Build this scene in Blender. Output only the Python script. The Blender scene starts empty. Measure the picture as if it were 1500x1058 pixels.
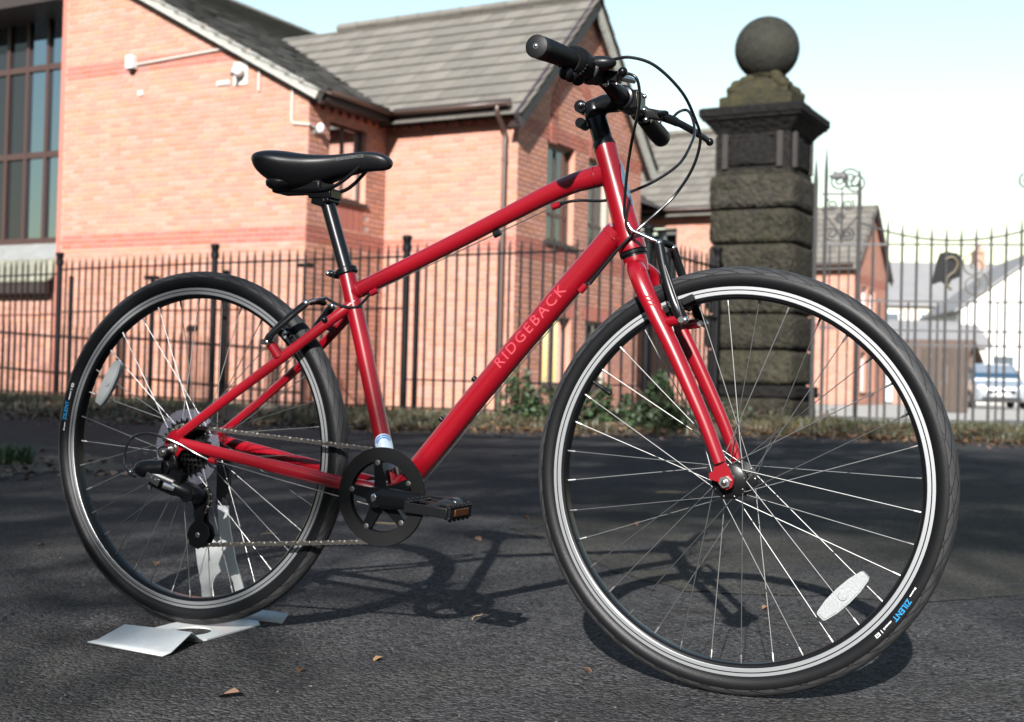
import bpy, bmesh, math, random
from math import sin, cos, pi, radians, sqrt, atan2, tan
from mathutils import Vector, Matrix

random.seed(7)
scene = bpy.context.scene
col = scene.collection

# ------------------------------------------------------------------ camera
CAM = Vector((1.6048, -2.0525, 0.5023)); YAW, PITCH, ROLL, FPX = 0.4223, 0.0151, 0.0260, 1865.6
FWD = Vector((-sin(YAW), cos(YAW), 0)); RGT = Vector((cos(YAW), sin(YAW), 0))
cd = bpy.data.cameras.new('camera'); cam = bpy.data.objects.new('camera', cd); col.objects.link(cam)
_f = Vector((-sin(YAW)*cos(PITCH), cos(YAW)*cos(PITCH), sin(PITCH)))
_u = RGT.cross(_f)
_r2 = cos(ROLL)*RGT + sin(ROLL)*_u; _u2 = -sin(ROLL)*RGT + cos(ROLL)*_u
mw = Matrix((_r2, _u2, -_f)).transposed().to_4x4(); mw.translation = CAM
cam.matrix_world = mw
cd.sensor_width = 36; cd.lens = FPX/1500*36; cd.clip_start = 0.05; cd.clip_end = 2000
cd.dof.use_dof = True; cd.dof.focus_distance = 2.02; cd.dof.aperture_fstop = 7.0
scene.camera = cam

# ------------------------------------------------------------------ light
SUN = Vector((-0.42, 1.90, -1.0)).normalized()           # direction the light travels
w = bpy.data.worlds.new('World'); scene.world = w; w.use_nodes = True
nt = w.node_tree; bg = nt.nodes['Background']
sky = nt.nodes.new('ShaderNodeTexSky'); sky.sky_type = 'NISHITA'; sky.sun_disc = False
sky.sun_elevation = math.asin(-SUN.z); sky.sun_rotation = atan2(-SUN.x, -SUN.y)
sky.air_density = 1.7; sky.dust_density = 0.3; sky.ozone_density = 1.0
nt.links.new(sky.outputs[0], bg.inputs[0]); bg.inputs[1].default_value = 0.064
sd = bpy.data.lights.new('sun', 'SUN'); sd.energy = 5.0; sd.angle = radians(0.5); sd.color = (1, .965, .925)
so = bpy.data.objects.new('sun', sd); col.objects.link(so)
so.rotation_euler = (-SUN).to_track_quat('Z', 'Y').to_euler(); so.location = (0, -20, 15)
vs = scene.view_settings
vs.view_transform = 'Standard'; vs.look = 'None'; vs.exposure = 1.6; vs.gamma = 1

# ------------------------------------------------------------------ helpers
def P(X, Z, z=0.0):                       # metres right of / ahead of the viewpoint -> world
    p = CAM + RGT*X + FWD*Z; p.z = z; return p
MATS = {}; ALB = .66          # one scale for all albedos
def mat(name, color=(.5,.5,.5), rough=.6, metal=0., coat=0., noise=None, bump=None, spec=None, isl=None, trans=None, emis=None):
    """noise=(scale, amount, colour2); bump=(scale, strength, distance); isl=amount of tone change from piece to piece"""
    if name in MATS: return MATS[name]
    color=tuple(c*ALB for c in color)
    if noise: noise=tuple(tuple(q*ALB for q in v) if isinstance(v,tuple) else v for v in noise)
    m = bpy.data.materials.new(name); m.use_nodes = True; n = m.node_tree.nodes; l = m.node_tree.links
    b = n['Principled BSDF']; b.inputs['Roughness'].default_value = rough; b.inputs['Metallic'].default_value = metal
    if coat: b.inputs['Coat Weight'].default_value = coat; b.inputs['Coat Roughness'].default_value = .06
    if spec is not None: b.inputs['Specular IOR Level'].default_value = spec
    if trans: b.inputs['Transmission Weight'].default_value = trans
    tc = n.new('ShaderNodeTexCoord'); cur = None
    rgb = n.new('ShaderNodeRGB'); rgb.outputs[0].default_value = (*color, 1); cur = rgb.outputs[0]
    if noise:
        for k in range(0, len(noise), 3):
            t = n.new('ShaderNodeTexNoise'); t.inputs['Scale'].default_value = noise[k]; t.inputs['Detail'].default_value = 6
            t.inputs['Roughness'].default_value = .65
            l.new(tc.outputs['Object'], t.inputs['Vector'])
            r = n.new('ShaderNodeValToRGB'); r.color_ramp.elements[0].position = .38; r.color_ramp.elements[1].position = .66
            l.new(t.outputs['Fac'], r.inputs[0])
            mu = n.new('ShaderNodeMath'); mu.operation = 'MULTIPLY'; mu.inputs[1].default_value = noise[k+1]; l.new(r.outputs[0], mu.inputs[0])
            mx = n.new('ShaderNodeMix'); mx.data_type = 'RGBA'; l.new(mu.outputs[0], mx.inputs['Factor'])
            l.new(cur, mx.inputs[6]); mx.inputs[7].default_value = (*noise[k+2], 1); cur = mx.outputs[2]
    if isl:
        g = n.new('ShaderNodeNewGeometry'); oi = n.new('ShaderNodeObjectInfo')
        ad = n.new('ShaderNodeMath'); ad.operation = 'ADD'; l.new(g.outputs['Random Per Island'], ad.inputs[0]); l.new(oi.outputs['Random'], ad.inputs[1])
        fr = n.new('ShaderNodeMath'); fr.operation = 'FRACT'; l.new(ad.outputs[0], fr.inputs[0])
        hs = n.new('ShaderNodeHueSaturation')
        mr = n.new('ShaderNodeMapRange'); mr.inputs[3].default_value = 1-isl; mr.inputs[4].default_value = 1+isl*.8
        l.new(fr.outputs[0], mr.inputs[0]); l.new(mr.outputs[0], hs.inputs['Value'])
        f2 = n.new('ShaderNodeMath'); f2.operation = 'MULTIPLY_ADD'; f2.inputs[1].default_value = 7.31; f2.inputs[2].default_value = .1; l.new(fr.outputs[0], f2.inputs[0])
        f3 = n.new('ShaderNodeMath'); f3.operation = 'FRACT'; l.new(f2.outputs[0], f3.inputs[0])
        m2 = n.new('ShaderNodeMapRange'); m2.inputs[3].default_value = .5-isl*.03; m2.inputs[4].default_value = .5+isl*.03
        l.new(f3.outputs[0], m2.inputs[0]); l.new(m2.outputs[0], hs.inputs['Hue'])
        m3 = n.new('ShaderNodeMapRange'); m3.inputs[3].default_value = 1-isl*.6; m3.inputs[4].default_value = 1+isl*.3
        l.new(f3.outputs[0], m3.inputs[0]); l.new(m3.outputs[0], hs.inputs['Saturation'])
        l.new(cur, hs.inputs['Color']); cur = hs.outputs[0]
    l.new(cur, b.inputs['Base Color'])
    if bump:
        t = n.new('ShaderNodeTexNoise'); t.inputs['Scale'].default_value = bump[0]; t.inputs['Detail'].default_value = 5
        l.new(tc.outputs['Object'], t.inputs['Vector'])
        bp = n.new('ShaderNodeBump'); bp.inputs['Strength'].default_value = bump[1]; bp.inputs['Distance'].default_value = bump[2]
        l.new(t.outputs['Fac'], bp.inputs['Height']); l.new(bp.outputs[0], b.inputs['Normal'])
    MATS[name] = m; return m

def tag(o, label=None, cat=None, group=None, kind=None):
    if label: o['label'] = label
    if cat: o['category'] = cat
    if group: o['group'] = group
    if kind: o['kind'] = kind
    return o
def empty(name, loc=(0,0,0), parent=None, rz=0):
    o = bpy.data.objects.new(name, None); col.objects.link(o); o.location = loc; o.rotation_euler = (0,0,rz)
    o.empty_display_size = .05; o.parent = parent; return o
def link(name, me, parent=None):
    o = bpy.data.objects.new(name, me); col.objects.link(o); o.parent = parent; return o

class MB:
    def __init__(s): s.v=[]; s.f=[]; s.m=[]
    def add(s, vs, fs, mi=0):
        k=len(s.v); s.v += [tuple(v) for v in vs]; s.f += [tuple(i+k for i in f) for f in fs]; s.m += [mi]*len(fs); return s
    def box(s, c, d, R=None, mi=0):
        c=Vector(c); h=Vector(d)/2; vs=[]
        for x in (-1,1):
            for y in (-1,1):
                for z in (-1,1):
                    p=Vector((x*h.x,y*h.y,z*h.z)); p = R@p if R is not None else p; vs.append(c+p)
        return s.add(vs, [(0,1,3,2),(4,6,7,5),(0,4,5,1),(2,3,7,6),(0,2,6,4),(1,5,7,3)], mi)
    def span(s, a, b, mi=0):                         # axis-aligned box from corner a to corner b
        a=Vector(a); b=Vector(b); return s.box((a+b)/2, (b-a), None, mi)
    def tube(s, pts, r, seg=12, caps=True, flat=None, up=None, mi=0, closed=False):
        """sweep; r a number or list; flat=(a,b) scales across/along 'up'"""
        pts=[Vector(p) for p in pts]; n=len(pts); rs = r if hasattr(r,'__len__') else [r]*n
        T=[]
        for i in range(n):
            if closed: d=pts[(i+1)%n]-pts[i-1]
            else: d=pts[min(i+1,n-1)]-pts[max(i-1,0)]
            T.append(d.normalized())
        u = Vector(up) if up else (Vector((0,0,1)) if abs(T[0].z)<.9 else Vector((1,0,0)))
        vs=[]; fs=[]
        for i in range(n):
            u=(u-T[i]*u.dot(T[i])); u = u.normalized() if u.length>1e-6 else T[i].orthogonal().normalized()
            s2=T[i].cross(u)
            fl = flat[i] if (flat and hasattr(flat[0],'__len__')) else (flat or (1,1))
            for k in range(seg):
                a=2*pi*k/seg; vs.append(pts[i]+(s2*cos(a)*fl[0]+u*sin(a)*fl[1])*rs[i])
        m = n if closed else n-1
        for i in range(m):
            j=(i+1)%n
            for k in range(seg): fs.append((i*seg+k, i*seg+(k+1)%seg, j*seg+(k+1)%seg, j*seg+k))
        if caps and not closed:
            fs.append(tuple(range(seg-1,-1,-1))); fs.append(tuple((n-1)*seg+k for k in range(seg)))
        return s.add(vs, fs, mi)
    def cyl(s, a, b, r, seg=16, mi=0, r2=None): return s.tube([a,b],[r, r if r2 is None else r2],seg,True,None,None,mi)
    def lathe(s, prof, seg=48, c=(0,0,0), axis='Y', mi=0, close=False, mis=None, R=None):
        """prof: (radius, along-axis) list"""
        c=Vector(c); vs=[]; n=len(prof)
        for k in range(seg):
            a=2*pi*k/seg
            for (r,y) in prof:
                if axis=='Y': p=Vector((r*cos(a), y, r*sin(a)))
                elif axis=='Z': p=Vector((r*cos(a), r*sin(a), y))
                else: p=Vector((y, r*cos(a), r*sin(a)))
                vs.append(c+(R@p if R is not None else p))
        base=len(s.v); s.v += [tuple(v) for v in vs]
        for k in range(seg):
            for i in range(n if close else n-1):
                j=(i+1)%n; k2=(k+1)%seg
                s.f.append((base+k*n+i, base+k*n+j, base+k2*n+j, base+k2*n+i)); s.m.append(mis[i] if mis else mi)
        return s
    def sphere(s, c, r, seg=16, rings=10, mi=0, R=None):
        rr = r if hasattr(r,'__len__') else (r,r,r); vs=[]; fs=[]
        for i in range(rings+1):
            t=pi*i/rings
            for k in range(seg):
                a=2*pi*k/seg; p=Vector((rr[0]*sin(t)*cos(a), rr[1]*sin(t)*sin(a), rr[2]*cos(t)))
                vs.append(Vector(c)+(R@p if R is not None else p))
        for i in range(rings):
            for k in range(seg): fs.append((i*seg+k,(i+1)*seg+k,(i+1)*seg+(k+1)%seg,i*seg+(k+1)%seg))
        return s.add(vs,fs,mi)
    def prism(s, poly, t0, t1, f=lambda a,b,t:(a,t,b), mi=0, hole=None):
        """extrude a 2-D polygon between t0 and t1"""
        n=len(poly); vs=[f(a,b,t0) for a,b in poly]+[f(a,b,t1) for a,b in poly]
        fs=[(i,(i+1)%n,n+(i+1)%n,n+i) for i in range(n)]
        if hole is None: fs += [tuple(range(n-1,-1,-1)), tuple(range(n,2*n))]
        else:
            k=len(hole); assert k==n
            vs += [f(a,b,t0) for a,b in hole]+[f(a,b,t1) for a,b in hole]
            for i in range(n):
                j=(i+1)%n
                fs += [(2*n+i,3*n+i,3*n+j,2*n+j),(i,2*n+i,2*n+j,j),(n+i,n+j,3*n+j,3*n+i)]
        return s.add(vs,fs,mi)
    def mesh(s, name, mats, smooth=35):
        me=bpy.data.meshes.new(name); me.from_pydata(s.v,[],s.f)
        for m in (mats if isinstance(mats,(list,tuple)) else [mats]): me.materials.append(m)
        if any(s.m): me.polygons.foreach_set('material_index', s.m)
        bm=bmesh.new(); bm.from_mesh(me); bmesh.ops.recalc_face_normals(bm, faces=bm.faces); bm.to_mesh(me); bm.free()
        if smooth:
            me.polygons.foreach_set('use_smooth',[True]*len(me.polygons)); me.set_sharp_from_angle(angle=radians(smooth))
        me.update(); return me
    def build(s, name, mats, parent=None, smooth=35, bevel=0):
        o = link(name, s.mesh(name,mats,smooth), parent)
        if bevel:
            b=o.modifiers.new('bevel','BEVEL'); b.width=bevel; b.segments=2; b.limit_method='ANGLE'; b.angle_limit=radians(40)
        return o
def spline(pts, n=8):
    """Catmull-Rom through points"""
    pts=[Vector(p) for p in pts]; out=[]
    for i in range(len(pts)-1):
        p0=pts[max(i-1,0)]; p1=pts[i]; p2=pts[i+1]; p3=pts[min(i+2,len(pts)-1)]
        for k in range(n):
            t=k/n; out.append(.5*((2*p1)+(-p0+p2)*t+(2*p0-5*p1+4*p2-p3)*t*t+(-p0+3*p1-3*p2+p3)*t**3))
    out.append(pts[-1]); return out
def text_mesh(body, size, cuts=1, depth=0.0, spacing=1.0, bold=0.0):
    """lettering as a flat mesh in the xy plane, left end at x=0, centred on y=0"""
    c=bpy.data.curves.new('t','FONT'); c.body=body; c.size=size; c.space_character=spacing; c.resolution_u=3; c.offset=bold
    o=bpy.data.objects.new('t',c); col.objects.link(o); bpy.context.view_layer.update()
    me=bpy.data.meshes.new_from_object(o.evaluated_get(bpy.context.evaluated_depsgraph_get()))
    bpy.data.objects.remove(o); bpy.data.curves.remove(c)
    bm=bmesh.new(); bm.from_mesh(me); bpy.data.meshes.remove(me)
    bmesh.ops.triangulate(bm, faces=bm.faces)
    for _ in range(cuts): bmesh.ops.subdivide_edges(bm, edges=[e for e in bm.edges if e.calc_length()>size*.12], cuts=1, use_grid_fill=False); bmesh.ops.triangulate(bm, faces=bm.faces)
    xs=[v.co.x for v in bm.verts]; ys=[v.co.y for v in bm.verts]; x0=min(xs); yc=(min(ys)+max(ys))/2
    V=[(v.co.x-x0, v.co.y-yc) for v in bm.verts]; F=[tuple(q.index for q in f.verts) for f in bm.faces]; bm.free()
    return V,F,max(xs)-x0
def lettering(name, body, size, fn, m, parent, cuts=2, spacing=1.0, bold=0.0):
    V,F,Lx=text_mesh(body,size,cuts,0,spacing,bold)
    b=MB(); b.add([fn(x/Lx,x,y) for x,y in V],F); me=bpy.data.meshes.new(name); me.from_pydata(b.v,[],b.f); me.materials.append(m)
    return link(name,me,parent)
# ================================================================== ground
def asphalt_material(nm='worn asphalt',k=1.0):
    m=bpy.data.materials.new(nm); m.use_nodes=True; n=m.node_tree.nodes; l=m.node_tree.links; b=n['Principled BSDF']
    tc=n.new('ShaderNodeTexCoord')
    def noise(s,det=5,rough=.6):
        t=n.new('ShaderNodeTexNoise'); t.inputs['Scale'].default_value=s; t.inputs['Detail'].default_value=det; t.inputs['Roughness'].default_value=rough
        l.new(tc.outputs['Object'],t.inputs['Vector']); return t.outputs['Fac']
    def ramp(src,p0,p1,c0=(0,0,0),c1=(1,1,1)):
        r=n.new('ShaderNodeValToRGB'); r.color_ramp.elements[0].position=p0; r.color_ramp.elements[1].position=p1
        r.color_ramp.elements[0].color=(*c0,1); r.color_ramp.elements[1].color=(*c1,1); l.new(src,r.inputs[0]); return r.outputs[0]
    def mix(f,a,c,amount=None):
        mx=n.new('ShaderNodeMix'); mx.data_type='RGBA'
        if amount is not None:
            mu=n.new('ShaderNodeMath'); mu.operation='MULTIPLY'; mu.inputs[1].default_value=amount; l.new(f,mu.inputs[0]); f=mu.outputs[0]
        l.new(f,mx.inputs['Factor'])
        for i,v in ((6,a),(7,c)):
            if isinstance(v,tuple): mx.inputs[i].default_value=(*v,1)
            else: l.new(v,mx.inputs[i])
        return mx.outputs[2]
    vo=n.new('ShaderNodeTexVoronoi'); vo.inputs['Scale'].default_value=150; l.new(tc.outputs['Object'],vo.inputs['Vector'])
    vo2=n.new('ShaderNodeTexVoronoi'); vo2.inputs['Scale'].default_value=420; l.new(tc.outputs['Object'],vo2.inputs['Vector'])
    stone=ramp(vo.outputs['Color'],.05,.95,(.005,.0052,.006),(.082,.081,.083))
    c=mix(ramp(noise(3,6,.7),.42,.62),stone,(.020,.020,.0215),.5)
    c=mix(ramp(vo2.outputs['Color'],0.86,.95),c,(.13,.127,.12),.6)            # pale chippings
    moss=ramp(noise(1.1,8,.72),.49-.12*(k-1),.62-.12*(k-1)); mf=ramp(noise(60,4,.7),.42,.60)
    mm=n.new('ShaderNodeMath'); mm.operation='MULTIPLY'; l.new(moss,mm.inputs[0]); l.new(mf,mm.inputs[1])
    c=mix(mm.outputs[0],c,(.042,.037,.021),.40*k)
    c=mix(ramp(noise(.5,4,.6),.50,.72),c,(.040,.038,.036),.4)
    l.new(c,b.inputs['Base Color']); b.inputs['Roughness'].default_value=.82; b.inputs['Specular IOR Level'].default_value=.08
    h=n.new('ShaderNodeMath'); h.operation='MULTIPLY_ADD'; l.new(vo.outputs['Distance'],h.inputs[0]); h.inputs[1].default_value=-.9
    h2=n.new('ShaderNodeMath'); h2.operation='MULTIPLY_ADD'; l.new(noise(40,6,.7),h2.inputs[0]); h2.inputs[1].default_value=1.6; l.new(h.outputs[0],h2.inputs[2])
    bp=n.new('ShaderNodeBump'); bp.inputs['Strength'].default_value=.9; bp.inputs['Distance'].default_value=.010; l.new(h2.outputs[0],bp.inputs['Height']); l.new(bp.outputs[0],b.inputs['Normal'])
    return m
M_asph=asphalt_material()
M_soil=mat('leafy soil',(.085,.062,.042),.95,noise=(6,.7,(.050,.050,.026),40,.6,(.13,.09,.055)),bump=(30,.9,.03))
M_yard=mat('pale concrete yard',(.40,.38,.35),.9,noise=(.6,.6,(.30,.29,.27)))
def sheet(name,poly,z,m,kind='structure'):
    b=MB(); b.add([(*p[:2],z) for p in poly],[tuple(range(len(poly)))]); o=b.build(name,m,None,0); return tag(o,kind=kind)
def gpt(x,y,z=0):
    d=_f+_r2*((x-750)/FPX)-_u2*((y-529)/FPX); t=(z-CAM.z)/d.z; return CAM+d*t
def q4(X0,Z0,X1,Z1): return [P(X0,Z0),P(X1,Z0),P(X1,Z1),P(X0,Z1)]
sheet('ground',q4(-700,-300,700,900),-.012,M_yard)
sheet('driveway',q4(-40,-30,40,14.6),0,M_asph)
# an older, mossier patch let into the driveway
pp=[(745,772),(835,738),(930,716),(1050,697),(1180,690),(1330,697),(1480,712),(1640,740),(1650,850),(1500,872),(1340,884),(1230,874),(1110,872),(1000,866),(900,838),(810,800)]
edge=[]
for i in range(len(pp)):
    a,c=gpt(*pp[i]),gpt(*pp[(i+1)%len(pp)])
    for k in range(6): edge.append(a.lerp(c,k/6)+Vector((random.uniform(-.012,.012),random.uniform(-.012,.012),0)))
sheet('asphalt_patch',edge,.002,asphalt_material('mossy old asphalt',2.0))
# verge: a low bumpy bank between driveway and railings
vg=MB(); vsv=[]; nx,nz=150,10
def vfront(X): return 12.1+.35*sin(X*.7)+.18*sin(X*2.3+1)-(.09*X if X<0 else 0)+ (.10*X if X>0 else 0)
for i in range(nx+1):
    X=-14+28*i/nx
    for j in range(nz+1):
        t=j/nz; z0=vfront(X); z1=z0+3.4+max(0,-X)*.5; Zz=z0+(z1-z0)*t
        h=.006+.085*min(1,t*3)+.02*sin(X*5+j)*min(1,t*4)*.5
        vsv.append(P(X,Zz,h if j else -.004))
vg.add(vsv,[(i*(nz+1)+j,i*(nz+1)+j+1,(i+1)*(nz+1)+j+1,(i+1)*(nz+1)+j) for i in range(nx) for j in range(nz)])
tag(vg.build('verge',M_soil,None,60),kind='structure')

# ================================================================== brick building
RZB=YAW-math.radians(28.7)
M_mort=mat('mortar',(.40,.33,.28),.95)
M_brick=mat('orange red brick',(.50,.222,.150),.85,noise=(5,.35,(.40,.17,.12)),bump=(60,.5,.004),isl=.17)
M_brick2=mat('dark red brick',(.40,.125,.085),.85,noise=(5,.3,(.33,.10,.075)),bump=(60,.5,.004),isl=.16)
M_tile=mat('grey concrete tile',(.145,.132,.114),.9,noise=(2.5,.6,(.10,.093,.082),30,.4,(.185,.17,.145)),bump=(40,.4,.004),isl=.18)
M_tile2=mat('weathered mossy tile',(.105,.10,.095),.9,noise=(3,.7,(.052,.052,.044),12,.5,(.19,.18,.145)),bump=(40,.5,.006),isl=.14)
M_brown=mat('dark brown joinery',(.055,.028,.024),.45)
M_fascia=mat('dark fascia',(.030,.020,.018),.5)
M_gut=mat('brown plastic gutter',(.075,.045,.035),.4)
M_wpl=mat('white plastic',(.78,.78,.76),.4)
M_cur=mat('white curtain',(.75,.75,.73),.9)
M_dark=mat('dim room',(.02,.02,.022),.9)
def pane_glass():
    m=bpy.data.materials.new('window glass'); m.use_nodes=True; n=m.node_tree.nodes; l=m.node_tree.links; n.remove(n['Principled BSDF'])
    t=n.new('ShaderNodeBsdfTransparent'); t.inputs[0].default_value=(.75,.8,.8,1); g=n.new('ShaderNodeBsdfGlossy'); g.inputs['Roughness'].default_value=.01; g.inputs[0].default_value=(.9,.95,1,1)
    f=n.new('ShaderNodeFresnel'); f.inputs[0].default_value=1.9; mx=n.new('ShaderNodeMixShader')
    l.new(f.outputs[0],mx.inputs[0]); l.new(t.outputs[0],mx.inputs[1]); l.new(g.outputs[0],mx.inputs[2]); l.new(mx.outputs[0],n['Material Output'].inputs[0]); return m
M_glass=pane_glass()
M_mirror=mat('coated glass',(.36,.46,.56),.02,1.0)

ALLBRICK=[]      # (area in view, wall index, rectangle)
class Wall:
    """a brick wall in a local frame: u along the wall, z up, n outwards"""
    def __init__(s,parent,o,ud,nd,u0,u1,z0,top,openings=(),bands=(),seed=1,soldiers=(),phase=0,name='wall'):
        s.o=Vector(o); s.ud=Vector(ud); s.nd=Vector(nd); s.parent=parent; s.bricks=[]; s.name=name
        C=.075; H=.064; Lb=.225
        topf = top if callable(top) else (lambda u: top)
        rnd=random.Random(seed)
        strips=[]; zmax=max(topf(u0),topf(u1),topf((u0+u1)/2))
        r=0; z=z0
        while z<zmax-1e-6:
            z1=min(z+C,zmax); zc=(z+z1)/2
            # extent below the roof line on this course (scan)
            us=[u0+(u1-u0)*k/80 for k in range(81)]; ok=[u for u in us if topf(u)>=zc+.01]
            if ok:
                a,b=min(ok),max(ok); ivs=[(a,b)]
                for (p,q,zz0,zz1) in openings:
                    if zz0<zc<zz1:
                        nv=[]
                        for (x,y) in ivs:
                            if q<=x or p>=y: nv.append((x,y))
                            else:
                                if p>x: nv.append((x,p))
                                if q<y: nv.append((q,y))
                        ivs=nv
                sol=[sd for sd in soldiers if sd[2]<zc<sd[3]]
                for (x,y) in ivs:
                    strips.append((x,y,z,z1))
                    off=(Lb/2 if r%2 else 0)+phase
                    k=math.floor((x-off)/Lb)
                    while True:
                        p=max(x,off+k*Lb+.005); q=min(y,off+(k+1)*Lb-.005); k+=1
                        if p>=y: break
                        if q-p<.03: continue
                        if any(sd[0]<(p+q)/2<sd[1] for sd in sol): continue
                        dark=any(bz0<zc<bz1 for bz0,bz1 in bands)
                        s.bricks.append((p,q,z+.0055,z1-.0055,dark))
            z+=C; r+=1
        for (p,q,zz0,zz1) in soldiers:
            k=p
            while k<q-.03: s.bricks.append((k+.005,min(q,k+.075)-.005,zz0+.005,zz1-.005,True)); k+=.075
        b=MB()
        for (x,y,za,zb) in strips: b.add([s.pt(x,za),s.pt(y,za),s.pt(y,zb),s.pt(x,zb)],[(0,1,2,3)])
        for (p,q,zz0,zz1) in openings:
            d=-.13
            for (A,B,Cc,D) in (((p,zz0,0),(p,zz1,0),(p,zz1,d),(p,zz0,d)),((q,zz0,0),(q,zz1,0),(q,zz1,d),(q,zz0,d)),((p,zz1,0),(q,zz1,0),(q,zz1,d),(p,zz1,d)),((p,zz0,0),(q,zz0,0),(q,zz0,d),(p,zz0,d))):
                b.add([s.pt(*A),s.pt(*B),s.pt(*Cc),s.pt(*D)],[(0,1,2,3)],1)
        s.obj=b.build(name,[M_mort,M_brick],parent,0)
    def pt(s,u,z,d=0): return s.o+s.ud*u+s.nd*d+Vector((0,0,z))
    def brick_geo(s,mb,br,d=.008):
        p,q,a,b_,dk=br; e=.0025
        vs=[s.pt(p,a,0),s.pt(q,a,0),s.pt(q,b_,0),s.pt(p,b_,0),s.pt(p+e,a+e,d),s.pt(q-e,a+e,d),s.pt(q-e,b_-e,d),s.pt(p+e,b_-e,d)]
        mb.add(vs,[(4,5,6,7),(0,1,5,4),(1,2,6,5),(2,3,7,6),(3,0,4,7)])
def to_px(wp):
    d=wp-CAM; z=d.dot(_f)
    if z<=0: return None
    return (750+FPX*d.dot(_r2)/z, 529-FPX*d.dot(_u2)/z, z)
def lay_bricks(root,walls,limit=300):
    """the bricks that show largest become parts, the rest one joined part for each colour"""
    M=root.matrix_world if root.matrix_world else Matrix()
    M=Matrix.Translation(root.location)@Matrix.Rotation(root.rotation_euler.z,4,'Z')
    cand=[]
    for wi,wl in enumerate(walls):
        nw=(M.to_3x3()@wl.nd)
        for bi,br in enumerate(wl.bricks):
            c=M@wl.pt((br[0]+br[1])/2,(br[2]+br[3])/2); px=to_px(c)
            if px is None: continue
            v=(CAM-c); area=(br[1]-br[0])*(br[3]-br[2])*max(0,nw.dot(v.normalized()))/v.length_squared
            vis = 0<px[0]<1500 and 0<px[1]<640
            cand.append((area if vis else 0,wi,bi))
    cand.sort(reverse=True); chosen=set((wi,bi) for a,wi,bi in cand[:limit] if a>0)
    rest=[MB(),MB()]
    cache={}
    for wi,wl in enumerate(walls):
        for bi,br in enumerate(wl.bricks):
            if (wi,bi) in chosen:
                key=(wi,round(br[1]-br[0],3),round(br[3]-br[2],3),br[4])
                if key not in cache:
                    mb=MB(); c=wl.pt((br[0]+br[1])/2,(br[2]+br[3])/2); wl.brick_geo(mb,br); mb.v=[tuple(Vector(v)-c) for v in mb.v]
                    cache[key]=mb.mesh('brick',M_brick2 if br[4] else M_brick,0)
                o=link('brick',cache[key],wl.obj); o.location=wl.pt((br[0]+br[1])/2,(br[2]+br[3])/2)
            else: wl.brick_geo(rest[1 if br[4] else 0],br)
    if rest[0].v: tag(rest[0].build('brickwork',M_brick,root,0),kind='stuff')
    if rest[1].v: tag(rest[1].build('brick_banding',M_brick2,root,0),kind='stuff')
def window(parent,wl,u0,u1,z0,z1,mull=1,transom=None,glass=None,curtain=True,depth=-.09,frame=.055,m=None):
    """casement: frame (part), panes and curtain (sub-parts)"""
    m=m or M_brown; glass=glass or M_glass
    def bx(mb,a,b_,c,d,e,f): # u0,u1,z0,z1,d0,d1
        vs=[wl.pt(u,z,dd) for dd in (e,f) for u,z in ((a,c),(b_,c),(b_,d),(a,d))]
        mb.add(vs,[(0,1,2,3),(4,5,6,7),(0,1,5,4),(1,2,6,5),(2,3,7,6),(3,0,4,7)])
    f=MB(); d0,d1=depth-.05,depth
    bx(f,u0,u1,z0,z0+frame,d0,d1); bx(f,u0,u1,z1-frame,z1,d0,d1); bx(f,u0,u0+frame,z0+frame,z1-frame,d0,d1); bx(f,u1-frame,u1,z0+frame,z1-frame,d0,d1)
    cols=[u0+(u1-u0)*k/(mull+1) for k in range(mull+2)]
    for c in cols[1:-1]: bx(f,c-frame/2,c+frame/2,z0+frame,z1-frame,d0,d1-.004)
    rows=[z0]+([transom] if isinstance(transom,(int,float)) else list(transom or []))+[z1]
    for t in rows[1:-1]: bx(f,u0+frame,u1-frame,t-frame/2,t+frame/2,d0,d1-.008)
    fo=f.build('window',m,parent,0)
    for i in range(mull+1):
        for j in range(len(rows)-1):
            g=MB(); a=cols[i]+frame/2; b2=cols[i+1]-frame/2; c=rows[j]+frame/2; d=rows[j+1]-frame/2
            g.add([wl.pt(a,c,d0+.025),wl.pt(b2,c,d0+.025),wl.pt(b2,d,d0+.025),wl.pt(a,d,d0+.025)],[(0,1,2,3)]); g.build('pane',glass,fo,0)
    s=MB(); bx(s,u0-.03,u1+.03,z0-.06,z0,-.10,.045); s.build('window_sill',M_fascia,fo,0)
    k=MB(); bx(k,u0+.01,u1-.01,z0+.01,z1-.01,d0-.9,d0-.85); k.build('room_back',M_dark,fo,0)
    if curtain:
        for (a,b2,zz) in curtain if isinstance(curtain,list) else [(u0+(u1-u0)*.46,u0+(u1-u0)*.66,z0)]:
            c=MB(); n=14; vs=[]
            for k_ in range(n+1):
                u=a+(b2-a)*k_/n; dd=d0-.07-.012*(k_%2); vs += [wl.pt(u,zz+.03,dd),wl.pt(u,z1-.03,dd)]
            c.add(vs,[(2*k_,2*k_+2,2*k_+3,2*k_+1) for k_ in range(n)]); c.build('curtain',M_cur,fo,0)
    return fo
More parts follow.
